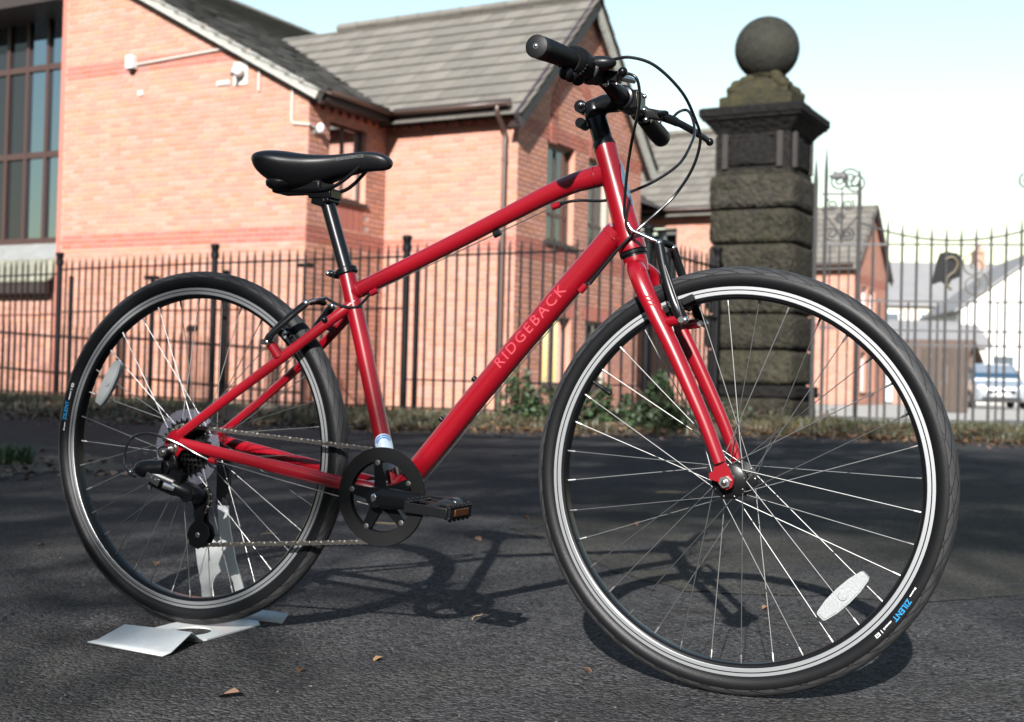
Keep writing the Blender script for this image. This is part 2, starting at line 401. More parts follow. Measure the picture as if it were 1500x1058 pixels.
def tiles(root,name,o,ud,sd,nd,width_at,length,m,gauge=.30,tw=.33,limit=300,left=lambda s:0.0):
    """roof plane: u along the eaves, s up the slope; interlocking tiles in overlapping courses"""
    o=Vector(o); ud=Vector(ud); sd=Vector(sd); nd=Vector(nd)
    deck=MB(); nrow=int(math.ceil(length/gauge)); cells=[]
    for r in range(nrow):
        s0=r*gauge; s1=min(length,s0+gauge+.06); a=left(s0); b_=width_at(s0); k=0
        off=(tw/2 if r%2 else 0); u=a-off
        while u<b_-.02:
            p=max(a,u); q=min(b_,u+tw)
            if q-p>.03: cells.append((p+.002,q-.002,s0,s1,r))
            u+=tw
    slab=MB(); vs=[]
    N=40
    for k in range(N+1):
        s_=length*k/N; vs += [o+ud*left(s_)+sd*s_-nd*.03, o+ud*width_at(s_)+sd*s_-nd*.03]
    slab.add(vs,[(2*k,2*k+1,2*k+3,2*k+2) for k in range(N)]); roof=slab.build(name,M_fascia,root,0)
    def geo(mb,c):
        p,q,s0,s1,r=c; lo,hi=.042,.008; th=.022
        tp=[o+ud*p+sd*(s0-.02)+nd*lo,o+ud*q+sd*(s0-.02)+nd*lo,o+ud*q+sd*s1+nd*hi,o+ud*p+sd*s1+nd*hi]
        bt=[v-nd*th for v in tp]; mb.add(tp+bt,[(0,1,2,3),(0,4,5,1),(0,3,7,4),(1,5,6,2)])
    M=Matrix.Translation(root.location)@Matrix.Rotation(root.rotation_euler.z,4,'Z')
    sc=[]
    for i,c in enumerate(cells):
        w_=M@(o+ud*(c[0]+c[1])/2+sd*(c[2]+c[3])/2); px=to_px(w_); ok=px and -20<px[0]<1520 and -40<px[1]<600
        sc.append(((c[1]-c[0])/(px[2]**2) if ok else 0,i))
    sc.sort(reverse=True); pick=set(i for a,i in sc[:limit] if a>0); rest=MB(); cache={}
    for i,c in enumerate(cells):
        if i in pick:
            key=(round(c[1]-c[0],3),round(c[3]-c[2],3)); org=o+ud*c[0]+sd*c[2]
            if key not in cache:
                mb=MB(); geo(mb,c); mb.v=[tuple(Vector(v)-org) for v in mb.v]; cache[key]=mb.mesh('tile',m,0)
            t=link('tile',cache[key],roof); t.location=org
            t.rotation_euler=(random.uniform(-.010,.010),random.uniform(-.012,.012),0)
        else: geo(rest,c)
    if rest.v: tag(rest.build('tiling',m,roof,0),kind='stuff')
    return roof

EX,EY,EZ=Vector((1,0,0)),Vector((0,1,0)),Vector((0,0,1))
EAVE=4.54; PIT=tan(radians(43)); HW=2.3; RIDGE=EAVE+HW*PIT
bld=tag(empty('brick_building',P(0,18.6),None,RZB),'orange brick building with grey tiled roofs behind the black railings','building')
xB=-2.32; yA=-1.95; aL=-7.22
PA=.53
gA=lambda u: min(EAVE+.10+(xB-u)*PA, 9)
wA=Wall(bld,(0,yA,0),EX,-EY,aL,xB,0,gA,bands=((2.40,2.66),(5.10,5.34)),seed=1,name='front_wall')
wB=Wall(bld,(xB,0,0),EY,EX,yA,0,0,EAVE,openings=[(-1.455,-.54,3.10,4.22)],bands=((2.40,2.66),),soldiers=[(-1.455,-.54,2.665,3.03)],seed=2,name='return_wall')
wC=Wall(bld,(0,0,0),EX,-EY,xB,0,0,EAVE,bands=((2.40,2.66),),seed=3,name='bay_wall')
gD=lambda u: EAVE+.05+min(u,2*HW-u)*PIT
WD=[(.95,1.90,2.66,4.18),(2.43,3.34,2.66,4.18),(.95,1.90,.40,1.50),(2.43,3.34,.40,1.50)]
wD=Wall(bld,(0,0,0),EY,EX,0,2*HW,0,gD,openings=WD,bands=((2.36,2.62),(4.20,4.42)),soldiers=[(.80,2.05,1.505,1.73),(2.28,3.49,1.505,1.73)],seed=4,name='gable_wall')
YW=11.25
wE=Wall(bld,(0,YW,0),EX,-EY,-5.2,.2,0,EAVE,bands=((2.40,2.66),),openings=[(-2.9,-1.9,2.66,4.1)],seed=5,name='rear_wing_wall')
lay_bricks(bld,[wA,wB,wC,wD,wE])
# other, hidden faces so that the block is closed
b=MB(); b.span((-16,3.2,0),(-.02,2*HW,EAVE)); b.span((xB-9,0.2,0),(xB-.3,3.2,EAVE)); b.build('inner_block',M_mort,bld,0)
cu=[(1.28,1.52,2.66)]
window(bld,wD,.95,1.90,2.66,4.18,1,[3.10],curtain=[(1.36,1.56,2.7),(1.60,1.80,2.7)]); window(bld,wD,2.43,3.34,2.66,4.18,1,[3.10],curtain=[(2.5,2.86,2.7)])
window(bld,wD,.95,1.90,.40,1.50,1,None,curtain=[(1.0,1.35,.42),(1.5,1.75,.42)]); window(bld,wD,2.43,3.34,.40,1.50,1,None,curtain=[(2.5,2.8,.42),(2.95,3.2,.42)])
window(bld,wB,-1.455,-.54,3.10,4.22,1,None,curtain=[(-1.38,-1.2,3.12),(-.85,-.62,3.12)])
window(bld,wE,-2.9,-1.9,2.66,4.1,1,None)
# dentil course and projecting bands
def dentils(wl,u0,u1,z,cnt):
    for i in range(cnt):
        u=u0+(u1-u0)*(i+.5)/cnt; mb=MB(); vs=[wl.pt(uu,zz,dd) for dd in (0,.06) for uu,zz in ((u-.052,z),(u+.052,z),(u+.052,z+.075),(u-.052,z+.075))]
        mb.add(vs,[(4,5,6,7),(0,1,5,4),(1,2,6,5),(2,3,7,6),(3,0,4,7)]); mb.build('dentil_brick',M_brick2,wl.obj,0)
dentils(wC,xB+.04,-.02,EAVE-.22,10); dentils(wB,yA+.03,-.03,EAVE-.22,9); dentils(wE,-2.5,.1,EAVE-.22,14)
for wl,u0,u1 in ((wC,xB,0),(wB,yA,0),(wE,-5.2,.2)):
    mb=MB(); vs=[wl.pt(uu,zz,dd) for dd in (0,.065) for uu,zz in ((u0,EAVE-.145),(u1,EAVE-.145),(u1,EAVE-.06),(u0,EAVE-.06))]
    mb.add(vs,[(4,5,6,7),(0,1,5,4),(1,2,6,5),(2,3,7,6),(3,0,4,7)]); mb.build('brick_course',M_brick2,wl.obj,0)
# relieving arch on the gable: a projecting ring of dark headers
ac,az,ar=1.85,4.62,.60
for k in range(19):
    t=pi*k/18; mb=MB(); f=lambda r,a: wD.pt(ac+r*cos(a),az+r*sin(a),0)
    vs=[]
    for dd in (0,.018):
        for r,a in ((ar,t-.078),(ar+.22,t-.078),(ar+.22,t+.078),(ar,t+.078)): vs.append(wD.pt(ac+r*cos(a),az+r*sin(a),dd))
    mb.add(vs,[(4,5,6,7),(0,1,5,4),(1,2,6,5),(2,3,7,6),(3,0,4,7)]); mb.build('arch_brick',M_brick2,wD.obj,0)
for sg in (-1,1):
    for k in range(6):
        mb=MB(); u=ac+sg*(ar+.11); z=az-.075*(k+1)
        vs=[wD.pt(uu,zz,dd) for dd in (0,.018) for uu,zz in ((u-.105,z+.005),(u+.105,z+.005),(u+.105,z+.070),(u-.105,z+.070))]
        mb.add(vs,[(4,5,6,7),(0,1,5,4),(1,2,6,5),(2,3,7,6),(3,0,4,7)]); mb.build('arch_brick',M_brick2,wD.obj,0)
# roofs.  main slope over the bay wall
cp41,sp41=cos(radians(43)),sin(radians(43)); OV=.28
SL=(HW+OV)/cp41
def valley(s): # left limit follows the valley with the other roof
    y=-OV+s*cp41; z=EAVE-OV*PIT+s*sp41; w_=max(0,(z-EAVE)/PA); return xB-w_-.55
tiles(bld,'roof',(0,-OV,EAVE-OV*PIT+.06),EX,Vector((0,cp41,sp41)),Vector((0,-sp41,cp41)),lambda s:.22,SL,M_tile,.31,.33,300,left=valley)
tiles(bld,'roof',(0,2*HW+OV,EAVE-OV*PIT+.06),EX,Vector((0,-cp41,sp41)),Vector((0,sp41,cp41)),lambda s:.22,SL,M_tile,.31,.33,0,left=lambda s:-6)
# lower pitched roof over the front gable; its slope looks right
a28=math.atan(PA); c28,s28=cos(a28),sin(a28); W2=6.84
SL2=(W2+OV)/c28
tiles(bld,'roof',(xB+OV,yA-.20,EAVE-OV*PA+.06),EY,Vector((-c28,0,s28)),Vector((s28,0,c28)),lambda s:14,SL2,M_tile2,.30,.33,300)
tiles(bld,'roof',(xB-2*W2-OV,yA-.20,EAVE-OV*PA+.06),EY,Vector((c28,0,s28)),Vector((-s28,0,c28)),lambda s:14,SL2,M_tile2,.30,.33,0)
tiles(bld,'roof',(0,YW-OV,EAVE-OV*PIT+.06),EX,Vector((0,cp41,sp41)),Vector((0,-sp41,cp41)),lambda s:.3,SL,M_tile,.31,.33,220,left=lambda s:-6)
def ridge(p0,p1,m,n):
    p0=Vector(p0); p1=Vector(p1); d=(p1-p0)/n
    for k in range(n):
        b=MB(); b.tube([p0+d*k,p0+d*(k+.985)],[.125,.118],10,flat=(1,.75)); b.build('ridge_tile',m,bld,40)
ridge((.24,HW,RIDGE+.10),(-5.0,HW,RIDGE+.10),M_tile,12); ridge((xB-W2,yA-.2,EAVE+W2*PA+.08),(xB-W2,12,EAVE+W2*PA+.08),M_tile2,30)
ridge((.3,YW+HW,RIDGE+.10),(-6,YW+HW,RIDGE+.10),M_tile,16)
# verge boards of the gables, soffits, fascias, gutters, downpipe
def board(pts,w_,h,m,nm,up=EZ):
    b=MB(); p0,p1=Vector(pts[0]),Vector(pts[1]); d=(p1-p0).normalized(); s=d.cross(up).normalized(); u=s.cross(d)
    vs=[p+s*a*w_/2+u*c*h/2 for p in (p0,p1) for a,c in ((-1,-1),(1,-1),(1,1),(-1,1))]
    b.add(vs,[(0,1,2,3),(4,5,6,7),(0,1,5,4),(1,2,6,5),(2,3,7,6),(3,0,4,7)]); return b.build(nm,m,bld,0)
M_purp=mat('dark purple bargeboard',(.040,.026,.034),.5)  # one even dark purple tone for the boards
M_vmort=mat('pale verge mortar',(.42,.42,.38),.95,noise=(8,.6,(.28,.28,.24)),bump=(20,.8,.02))
board([(.15,-OV-.02,EAVE-OV*PIT-.05),(.15,HW,RIDGE-.05)],.05,.24,M_purp,'bargeboard'); board([(.15,2*HW+OV,EAVE-OV*PIT-.05),(.15,HW,RIDGE-.05)],.05,.24,M_vmort,'bargeboard')
board([(.075,-OV-.02,EAVE-OV*PIT-.13),(.075,HW,RIDGE-.13)],.17,.03,M_fascia,'soffit'); board([(.075,2*HW+OV,EAVE-OV*PIT-.13),(.075,HW,RIDGE-.13)],.17,.03,M_fascia,'soffit')
board([(xB+OV,yA-.12,EAVE-OV*PA+.03),(xB-W2,yA-.12,EAVE+W2*PA+.03)],.14,.13,M_vmort,'verge')
board([(xB+OV,yA-.055,EAVE-OV*PA-.06),(xB-W2,yA-.055,EAVE+W2*PA-.06)],.09,.05,M_fascia,'verge_soffit')
def eave(p0,p1,n,nm=''):
    p0=Vector(p0); p1=Vector(p1); n=Vector(n)
    board([p0+n*.13+Vector((0,0,-.09)),p1+n*.13+Vector((0,0,-.09))],.30,.03,M_fascia,'soffit'); board([p0+n*.27,p1+n*.27],.025,.20,M_fascia,'fascia')
    b=MB(); ax=(p1-p0).normalized(); vs=[]; N=9
    for p in (p0,p1):
        for k in range(N):
            a=pi+pi*k/(N-1); vs.append(p+n*(.345+.055*cos(a))+Vector((0,0,.03+.055*sin(a))))
    b.add(vs,[(k,k+1,N+k+1,N+k) for k in range(N-1)]); g=b.build('gutter',M_gut,bld,60); g.modifiers.new('s','SOLIDIFY').thickness=.006
zE=EAVE-.06
eave((xB+.3,0,zE),(.02,0,zE),-EY); eave((xB,yA+.02,zE),(xB,-.35,zE),EX); eave((-5.2,YW,zE),(.2,YW,zE),-EY)
b=MB(); b.tube(spline([(-.16,-.345,EAVE-.06),(-.16,-.345,EAVE-.17),(-.16,-.20,EAVE-.32),(-.16,-.10,EAVE-.42),(-.16,-.10,EAVE-.6)],4)+[Vector((-.16,-.10,0))],.036,14); 
for z in (1.0,2.4,3.7): b.tube([(-.16,-.10,z),(-.16,-.10,z+.06)],.043,14)
b.build('downpipe',M_gut,bld)
# ---- recessed glazed stair window at the left, with a lean-to roof below it
YS=yA+.75
class Loc: pass
ws=Loc(); ws.pt=lambda u,z,d=0: Vector((u,YS-d,z))
def bxs(mb,a,b_,c,d,e,f):
    vs=[ws.pt(u,z,dd) for dd in (e,f) for u,z in ((a,c),(b_,c),(b_,d),(a,d))]
    mb.add(vs,[(0,1,2,3),(4,5,6,7),(0,1,5,4),(1,2,6,5),(2,3,7,6),(3,0,4,7)])
cols=[-10.9,-10.4,-9.92,-9.43,-8.95,-8.46,-7.97,-7.48]; rows=[2.66,4.13,5.62,6.95]
f=MB()
for u in cols: bxs(f,u-.035,u+.035,2.62,6.98,-.03,.05)
for z in rows: bxs(f,-10.94,-7.36,z-.05,z+.05,-.025,.045)
sw=f.build('stair_window',M_brown,bld,0)
for i in range(len(cols)-1):
    for j in range(3):
        g=MB(); tl=random.uniform(-.006,.006)
        g.add([ws.pt(cols[i]+.03,rows[j]+.045,.0),ws.pt(cols[i+1]-.03,rows[j]+.045,tl),ws.pt(cols[i+1]-.03,rows[j+1]-.045,tl),ws.pt(cols[i]+.03,rows[j+1]-.045,0)],[(0,1,2,3)]); g.build('pane',M_mirror if cols[i]>-9.0 else mat('glass painted with dark reflection',(.015,.017,.02),.05),sw,0)  # left panes: reflection of something dark is put into the glass colour
b=MB(); b.span((aL-.12,yA+.012,0),(aL-.001,YS+.1,7.2)); b.build('stair_reveal',M_brick2,bld,0)
b=MB(); b.span((-13,yA-.1,6.42),(aL-.13,YS+.3,7.25)); b.build('stair_soffit',M_fascia,bld,0)
b=MB(); b.span((-13,YS-.7,6.4),(-10.95,YS+.3,6.98)); b.span((-13,YS+.06,0),(-10.95,YS+.3,6.97)); b.build('stair_side_wall',M_fascia,bld,0)
wL=Wall(bld,(0,yA+.02,0),EX,-EY,-12.6,aL-.13,0,1.72,seed=9,name='lean_to_wall')
lay=MB()
for br in wL.bricks: wL.brick_geo(lay,br)
tag(lay.build('brickwork',M_brick,bld,0),kind='stuff')
M_lead=mat('weathered lead',(.24,.25,.25),.6,noise=(3,.6,(.15,.16,.155),14,.5,(.32,.32,.29)))
M_slab=mat('lichened slab',(.24,.235,.18),.9,noise=(5,.6,(.15,.15,.11)),isl=.2)
sl=Vector((0,yA-.12,1.88)); su=Vector((0,YS,2.60)); 
for k in range(10):
    u0=-12.4+.505*k; b=MB(); n_=Vector((0,-(su.z-sl.z),su.y-sl.y)).normalized(); n_=Vector((0,n_.y,n_.z)) if n_.z>0 else -n_
    md=sl.lerp(su,.55)
    vs=[Vector((u,0,0))+p+n_*h for h in (0,.03) for u,p in ((u0+.006,sl),(u0+.499,sl),(u0+.499,md),(u0+.006,md))]
    b.add(vs,[(0,1,2,3),(4,5,6,7),(0,1,5,4),(1,2,6,5),(2,3,7,6),(3,0,4,7)]); b.build('roof_slab',M_slab,bld,0)
    b=MB(); vs=[Vector((u,0,0))+p+n_*h for h in (.0,.036) for u,p in ((u0,md),(u0+.503,md),(u0+.503,su),(u0,su))]
    b.add(vs,[(0,1,2,3),(4,5,6,7),(0,1,5,4),(1,2,6,5),(2,3,7,6),(3,0,4,7)]); b.build('lead_sheet',M_lead,bld,0)
b=MB(); b.span((-12.6,yA-.20,1.70),(aL-.14,yA-.08,1.86)); b.build('lean_to_gutter',M_blk0 if 'M_blk0' in globals() else M_fascia,bld,0)
# wall-mounted bits on the front gable
def onA(u,z,d=0): return wA.pt(u,z,d)
def Mw(): return Matrix.Translation(bld.location)@Matrix.Rotation(RZB,4,'Z')
MW=Mw()
def thing(nm,lab,cat,local,grp=None):
    o=empty(nm,MW@Vector(local),None,RZB); return tag(o,lab,cat,grp)
t=thing('security_light','small white box light on the brick gable at the end of a white conduit','light',onA(-5.72,5.15,.01))
b=MB(); b.box((0,-.06,.10),(.14,.12,.20)); b.build('light_body',M_wpl,t,0,bevel=.01); b=MB(); b.box((0,-.06,-.015),(.10,.09,.03)); b.build('sensor',M_fascia,t,0)
t=thing('security_camera','white dome security camera on the brick gable below the sloping conduit','camera',onA(-3.57,4.86,.01))
b=MB(); b.box((0,-.01,.03),(.26,.02,.34)); b.build('back_plate',mat('pale grey plate',(.62,.58,.55),.5),t,0)
b=MB(); b.sphere((.02,-.10,.04),(.085,.09,.085),20,12); b.build('camera_dome',M_wpl,t); b=MB(); b.cyl((.0,-.17,-.01),(-.01,-.20,-.03),.03,16); b.build('lens',mat('dark lens',(.08,.09,.10),.1),t)
t=tag(empty('wall_lamp',MW@Vector((xB+.01,-1.80,4.0)),None,RZB),'small grey lamp on the brick return wall beside the upper window','lamp')
b=MB(); b.sphere((.09,0,.02),(.06,.05,.075),16,10); b.build('lamp_head',M_wpl,t); b=MB(); b.tube([(0,0,.0),(.06,0,.01)],.018,10); b.box((.01,0,0),(.02,.1,.1)); b.build('bracket',mat('grey plastic',(.3,.3,.3),.5),t)
for nm,lab,u,z,w_,h in (('wall_plate','pale rectangular plate on the gable left of the dome camera',-3.9,4.78,.24,.07),('wall_vent','small pale square vent under the white box light',-5.56,4.77,.11,.08)):
    t=thing(nm,lab,nm.split('_')[1],onA(u,z,.008)); b=MB(); b.box((0,-.012,0),(w_,.024,h)); b.build('plate',mat('pale grey plate'),t,0,bevel=.004)
    b=MB(); 
    for k in range(3): b.box((0,-.026,-h*.3+h*.3*k),(w_*.8,.004,h*.12))
    b.build('slots',mat('pale slot',(.5,.48,.46),.6),t,0)
t=thing('conduit','white plastic cable conduit running across and down the brick gable','conduit',onA(0,0,0))
M_cond=mat('dull white conduit',(.55,.48,.44),.6)
rel=lambda u,z: Vector((u,-.03,z))
b=MB(); 
b.tube([rel(-5.64,5.22),rel(-3.93,5.285)],.020,8); b.tube([rel(-3.93,5.285),rel(-3.70,5.235),rel(-2.62,4.62)],.020,8); b.build('conduit_run',M_cond,t,0)
b=MB(); b.tube([rel(-2.62,4.64),rel(-2.60,4.58),rel(-2.60,4.12),rel(-2.56,4.08),rel(xB-.02,4.05),(xB+.03,-.03,4.05),(xB+.03,.14,4.02)],.018,8); b.build('conduit_drop',M_cond,t,0)
b=MB(); b.tube([rel(-3.22,4.94),rel(-3.22,4.60)],.018,8); b.build('conduit_spur',M_cond,t,0)

# ================================================================== iron railings
M_iron=mat('black painted iron',(.006,.006,.0075),.5,spec=.12)
M_kerb=mat('mossy stone kerb',(.17,.165,.14),.9,noise=(7,.7,(.09,.095,.06)),bump=(30,.8,.01))
PO={'E':(2.41,15.1),'D':(1.38,13.16),'C':(-1.245,14.7),'B':(-3.83,16.26),'A':(-6.43,18.0),'F':(-9.03,19.75)}
KH=.10
post_m=MB(); post_m.tube([(0,0,-.1),(0,0,1.86),(0,0,1.87),(0,0,1.93),(0,0,1.94),(0,0,2.0),(0,0,2.01),(0,0,2.03),(0,0,2.045)],[.041,.041,.055,.055,.046,.052,.060,.060,.045],16)
post_mesh=post_m.mesh('post',M_iron); b=MB(); b.tube([(0,0,-.1),(0,0,1.72),(0,0,1.73)],[.034,.034,.02],14); stay_mesh=b.mesh('stay_post',M_iron)
b=MB(); b.tube([(0,0,0),(0,0,1.84),(0,0,1.93)],[.0148,.0148,.004],8); bar_mesh=b.mesh('railing_bar',M_iron)
def railing(a,c,rails,lab,grp=None,n=None,stay=True,posts=True,short=None):
    pa,pc=P(*PO[a],KH),P(*PO[c],KH); d=pc-pa; Ln=d.length; dn=d.normalized(); ang=atan2(dn.y,dn.x)
    r=tag(empty('iron_railing',pa,None,ang),lab,'railing','iron railing panels in front of the building')
    n=n or int(round(Ln/.14))
    for k in range(1,n):
        o=link('railing_bar',bar_mesh,r); o.location=(Ln*k/n,0,.02)
        o.rotation_euler=(random.uniform(-.004,.004),random.uniform(-.005,.005),0)
    for z in rails:
        b=MB(); b.span((.03,-.022,z-.009),(Ln-.03,.022,z+.009)); b.build('rail',M_iron,r,0)
    return r
railing('B','A',(1.80,1.20,.06),'railing panel before the brick gable with a stay post at its left end',None)
railing('C','B',(1.80,1.20,.06),'railing panel crossing the corner of the brick gable')
railing('D','C',(1.80,.38,.06),'railing panel in front of the downpipe with ivy at its foot')
railing('E','D',(1.80,1.20,.06),'short railing panel running back to the stone gate pier')
railing('A','F',(1.74,1.16,.06),'railing panel in front of the lean-to under the tall window')
for k,(lab,st) in {'A':('railing post left of the brick gable, with a shorter stay post',1),'B':('railing post in front of the middle of the brick gable',1),'C':('railing post in front of the bay wall left of the downpipe',1),'D':('railing post at the corner where the railings turn back',0),'E':('railing post tight against the stone gate pier',0)}.items():
    r=tag(empty('railing_post',P(*PO[k],KH)),lab,'post','black railing posts'); link('post',post_mesh,r)
    if st:
        o=link('stay_post',stay_mesh,r); o.location=RGT*.115+FWD*.16
def kerb(a,c):
    pa,pc=P(*PO[a]),P(*PO[c]); d=(pc-pa); n=int(d.length/.9); dn=d.normalized(); ang=atan2(dn.y,dn.x)
    for k in range(n):
        b=MB(); b.box((0,0,.0),(d.length/n-.012,.26,.24)); o=b.build('kerb_stone',M_kerb,kroot,0,bevel=.015); o.location=pa+d*((k+.5)/n)+Vector((0,0,-.015+random.uniform(-.008,.008))); o.rotation_euler=(0,0,ang+random.uniform(-.01,.01))
kroot=tag(empty('kerb',(0,0,0)),kind='structure')
for a,c in (('E','D'),('D','C'),('C','B'),('B','A'),('A','F')): kerb(a,c)
t=tag(empty('floodlight_post',P(-5.05,17.75,0)),'lower thin dark lamp post behind the railings, before the brick gable','lamp','low lamps behind the railings')
b=MB(); b.tube([(0,0,0),(0,0,1.78)],.022,10); b.build('stem_post',M_iron,t); b=MB(); b.box((0,0,1.80),(.20,.10,.05)); b.build('lamp_head',M_iron,t,0)
t=tag(empty('floodlight_post',P(-2.75,16.7,0)),'taller thin dark lamp post behind the railings, near the gable corner','lamp','low lamps behind the railings')
b=MB(); b.tube([(0,0,0),(0,0,1.92)],.022,10); b.build('stem_post',M_iron,t); b=MB(); b.box((0,0,1.94),(.20,.10,.05)); b.build('lamp_head',M_iron,t,0)

# ================================================================== stone gate pier
M_stone=mat('sooty sandstone',(.036,.033,.028),.95,spec=.1,noise=(2.2,.85,(.008,.0079,.0078),11,.5,(.085,.074,.055),5,.30,(.042,.044,.019)),bump=(18,1,.09),isl=.3)
M_soot=mat('blackened carved stone',(.010,.0099,.0102),.9,spec=.1,noise=(3,.6,(.007,.007,.0075),16,.35,(.035,.029,.025)),bump=(16,1,.04),isl=.15)
M_cap=mat('mossy cap stone',(.032,.030,.022),.95,spec=.1,noise=(4,.7,(.022,.022,.018),8,.4,(.10,.085,.032)),bump=(20,1,.03))
M_ball=mat('streaked stone ball',(.028,.028,.025),.9,spec=.15,noise=(2.4,.7,(.013,.0135,.0135),12,.4,(.06,.058,.04)),bump=(25,.7,.015))
SW=1.09
fr_=P(3.28,15.0); ax_=Vector((cos(RZB),sin(RZB),0)); bx_=Vector((-sin(RZB),cos(RZB),0))
pc_=fr_-ax_*SW/2+bx_*SW/2
pier=tag(empty('gate_pier',pc_,None,RZB),'massive sooty stone gate pier topped with a large stone ball','pier')
def stone(w_,d_,z0,z1,m,nm='stone_block',j=.010,cx=0,cy=0,bev=.020,seed=0):
    """one rock-faced block: subdivided box pushed in and out a little"""
    rnd=random.Random(seed+int(z0*100)); n=7; vs=[]; fs=[]; idx={}
    bm=bmesh.new(); bmesh.ops.create_cube(bm,size=1); bmesh.ops.subdivide_edges(bm,edges=bm.edges,cuts=n,use_grid_fill=True)
    sx_,sy_,sz_=w_,d_,(z1-z0)
    for v in bm.verts:
        c=v.co.copy(); x,y,z=c.x*sx_,c.y*sy_,c.z*sz_
        e=.5; kx=max(0,abs(c.z)-.36)/.14; rnd_edge=bev*kx*kx
        for _ in (0,):
            if abs(c.x)>.49: x-=math.copysign(rnd_edge,c.x)
            if abs(c.y)>.49: y-=math.copysign(rnd_edge,c.y)
        ke=max(0,min(abs(c.x),abs(c.y))-.42)/.08
        x-=math.copysign(.03*ke,c.x); y-=math.copysign(.03*ke,c.y)
        x+=rnd.uniform(-j,j)*(abs(c.x)>.49); y+=rnd.uniform(-j,j)*(abs(c.y)>.49)
        v.co=(x+cx,y+cy,(z0+z1)/2+z)
    me=bpy.data.meshes.new(nm); bm.to_mesh(me); bm.free(); me.materials.append(m)
    me.polygons.foreach_set('use_smooth',[True]*len(me.polygons)); return link(nm,me,pier)
# plinth, courses of rock-faced blocks with recessed joints, frieze, cornice, steps, ball
stone(1.16,1.16,0,.37,M_stone,bev=.01); stone(1.22,1.22,.37,.52,M_soot,'plinth_moulding',.008,bev=.03)
zc=[.525,.948,1.38,1.80,2.22,2.64,3.06]
for i in range(len(zc)-1): stone(SW+random.uniform(-.03,.03),SW+random.uniform(-.03,.03),zc[i]+.012,zc[i+1]-.012,M_stone,seed=i)
b=MB(); b.span((-.46,-.46,.45),(.46,.46,3.60)); b.build('pier_core',M_soot,pier,0)
b=MB(); b.span((-.47,-.47,3.05),(.47,.47,3.13)); b.build('neck_course',M_stone,pier,0,bevel=.01)
stone(.92,.92,3.13,3.57,M_soot,'frieze_block',.006,bev=.02)
for a_,cx,cy,lx,ly in ((0,0,-1,.60,.06),(1,1,0,.06,.60),(2,-1,0,.06,.60),(3,0,1,.60,.06)):
    stone(lx,ly,3.18,3.52,M_soot,'carved_panel',.014,cx*.465,cy*.465,.01,a_)
    for sgn in (-1,1):
        b=MB(); c=Vector((cx*.475,cy*.475,3.35))+(Vector((sgn*.34,0,0)) if cy else Vector((0,sgn*.34,0))); b.box(c,(.07 if cy else .07,.07,.43)); b.build('frieze_pilaster',mat('rubbed stone',(.030,.025,.022),.9,noise=(6,.6,(.014,.013,.012))),pier,0,bevel=.008)
def ringstone(prof,m,nm,n=4):
    b=MB(); vs=[]
    for r,z in prof: vs += [(-r,-r,z),(r,-r,z),(r,r,z),(-r,r,z)]
    fs=[(0,3,2,1),tuple(len(vs)-4+k for k in range(4))]
    for i in range(len(prof)-1):
        for k in range(4): fs.append((4*i+k,4*i+(k+1)%4,4*i+4+(k+1)%4,4*i+4+k))
    b.add(vs,fs); return b.build(nm,m,pier,0,bevel=.008)
ringstone([(.47,3.57),(.49,3.60),(.51,3.63),(.58,3.71),(.615,3.73),(.62,3.76)],M_soot,'cornice'); ringstone([(.63,3.76),(.64,3.775),(.64,3.86),(.60,3.88)],M_soot,'cornice_edge')
ringstone([(.45,3.88),(.45,4.02),(.42,4.04)],M_cap,'cap_step'); ringstone([(.38,4.04),(.38,4.13),(.27,4.24),(.24,4.26)],M_cap,'cap_step')
for k,(sx_,sy_) in enumerate(((-1,-1),(1,-1),(1,1),(-1,1))):
    b=MB(); 
    for q in range(5): b.sphere((sx_*(.32-.04*q),sy_*(.32-.04*q),4.14+.04*q+random.uniform(-.01,.02)),(.085,.085,.06+.012*(q%2)),10,7)
    b.build('scroll_foot',M_cap,pier)
b=MB(); b.tube([(0,0,4.24),(0,0,4.29),(0,0,4.35)],[.24,.20,.24],24); b.build('ball_neck',M_cap,pier)
b=MB(); b.sphere((0,0,4.69),.397,40,24); b.build('stone_ball',M_ball,pier,180)

# ================================================================== wrought-iron gate
M_gate=mat('grey weathered ironwork',(.030,.035,.040),.5,noise=(10,.6,(.018,.019,.021),22,.35,(.07,.04,.026)))
GA=math.radians(12.4); gdir=RGT*cos(GA)-FWD*sin(GA); gstart=P(3.66,15.45)
gang=atan2(gdir.y,gdir.x)
gate=tag(empty('iron_gate',gstart,None,gang),'tall wrought iron gate with scrollwork and a sagging top rail','gate')
def gx(px): # distance along the gate for an image column measured in the photo
    k=(px-750)/FPX; X0,Z0=3.66,15.45; return (k*Z0-X0)/(cos(GA)+k*sin(GA))
def gb(x,z0,z1,r=.011,nm='gate_bar',spike=.12):
    b=MB(); pts=[(0,0,0),(0,0,z1-z0)]; rr=[r,r]
    if spike: pts.append((0,0,z1-z0+spike)); rr.append(.002)
    b.tube(pts,rr,8); o=b.build(nm,M_gate,gate); o.location=(x,0,z0); return o
def scroll(x,z,r,turns=1.6,sg=1,a0=0,y=0,m=None,th=.011):
    pts=[]; n=int(26*turns)
    for k in range(n+1):
        t=k/n; a=a0+sg*2*pi*turns*t; rr=r*(1-.8*t); pts.append((x+rr*cos(a),y,z+rr*sin(a)))
    b=MB(); b.tube(pts,th,6); return b.build('scroll',m or M_gate,gate)
x1=gx(1254); x0=gx(1203); xe=3.3
for x,z,r in ((-.02,3.02,.028),(.10,3.15,.022)): gb(x,.06,z,r,'hinge_stile',.30)
gb(x1,.06,2.86,.026,'gate_stile',.34)
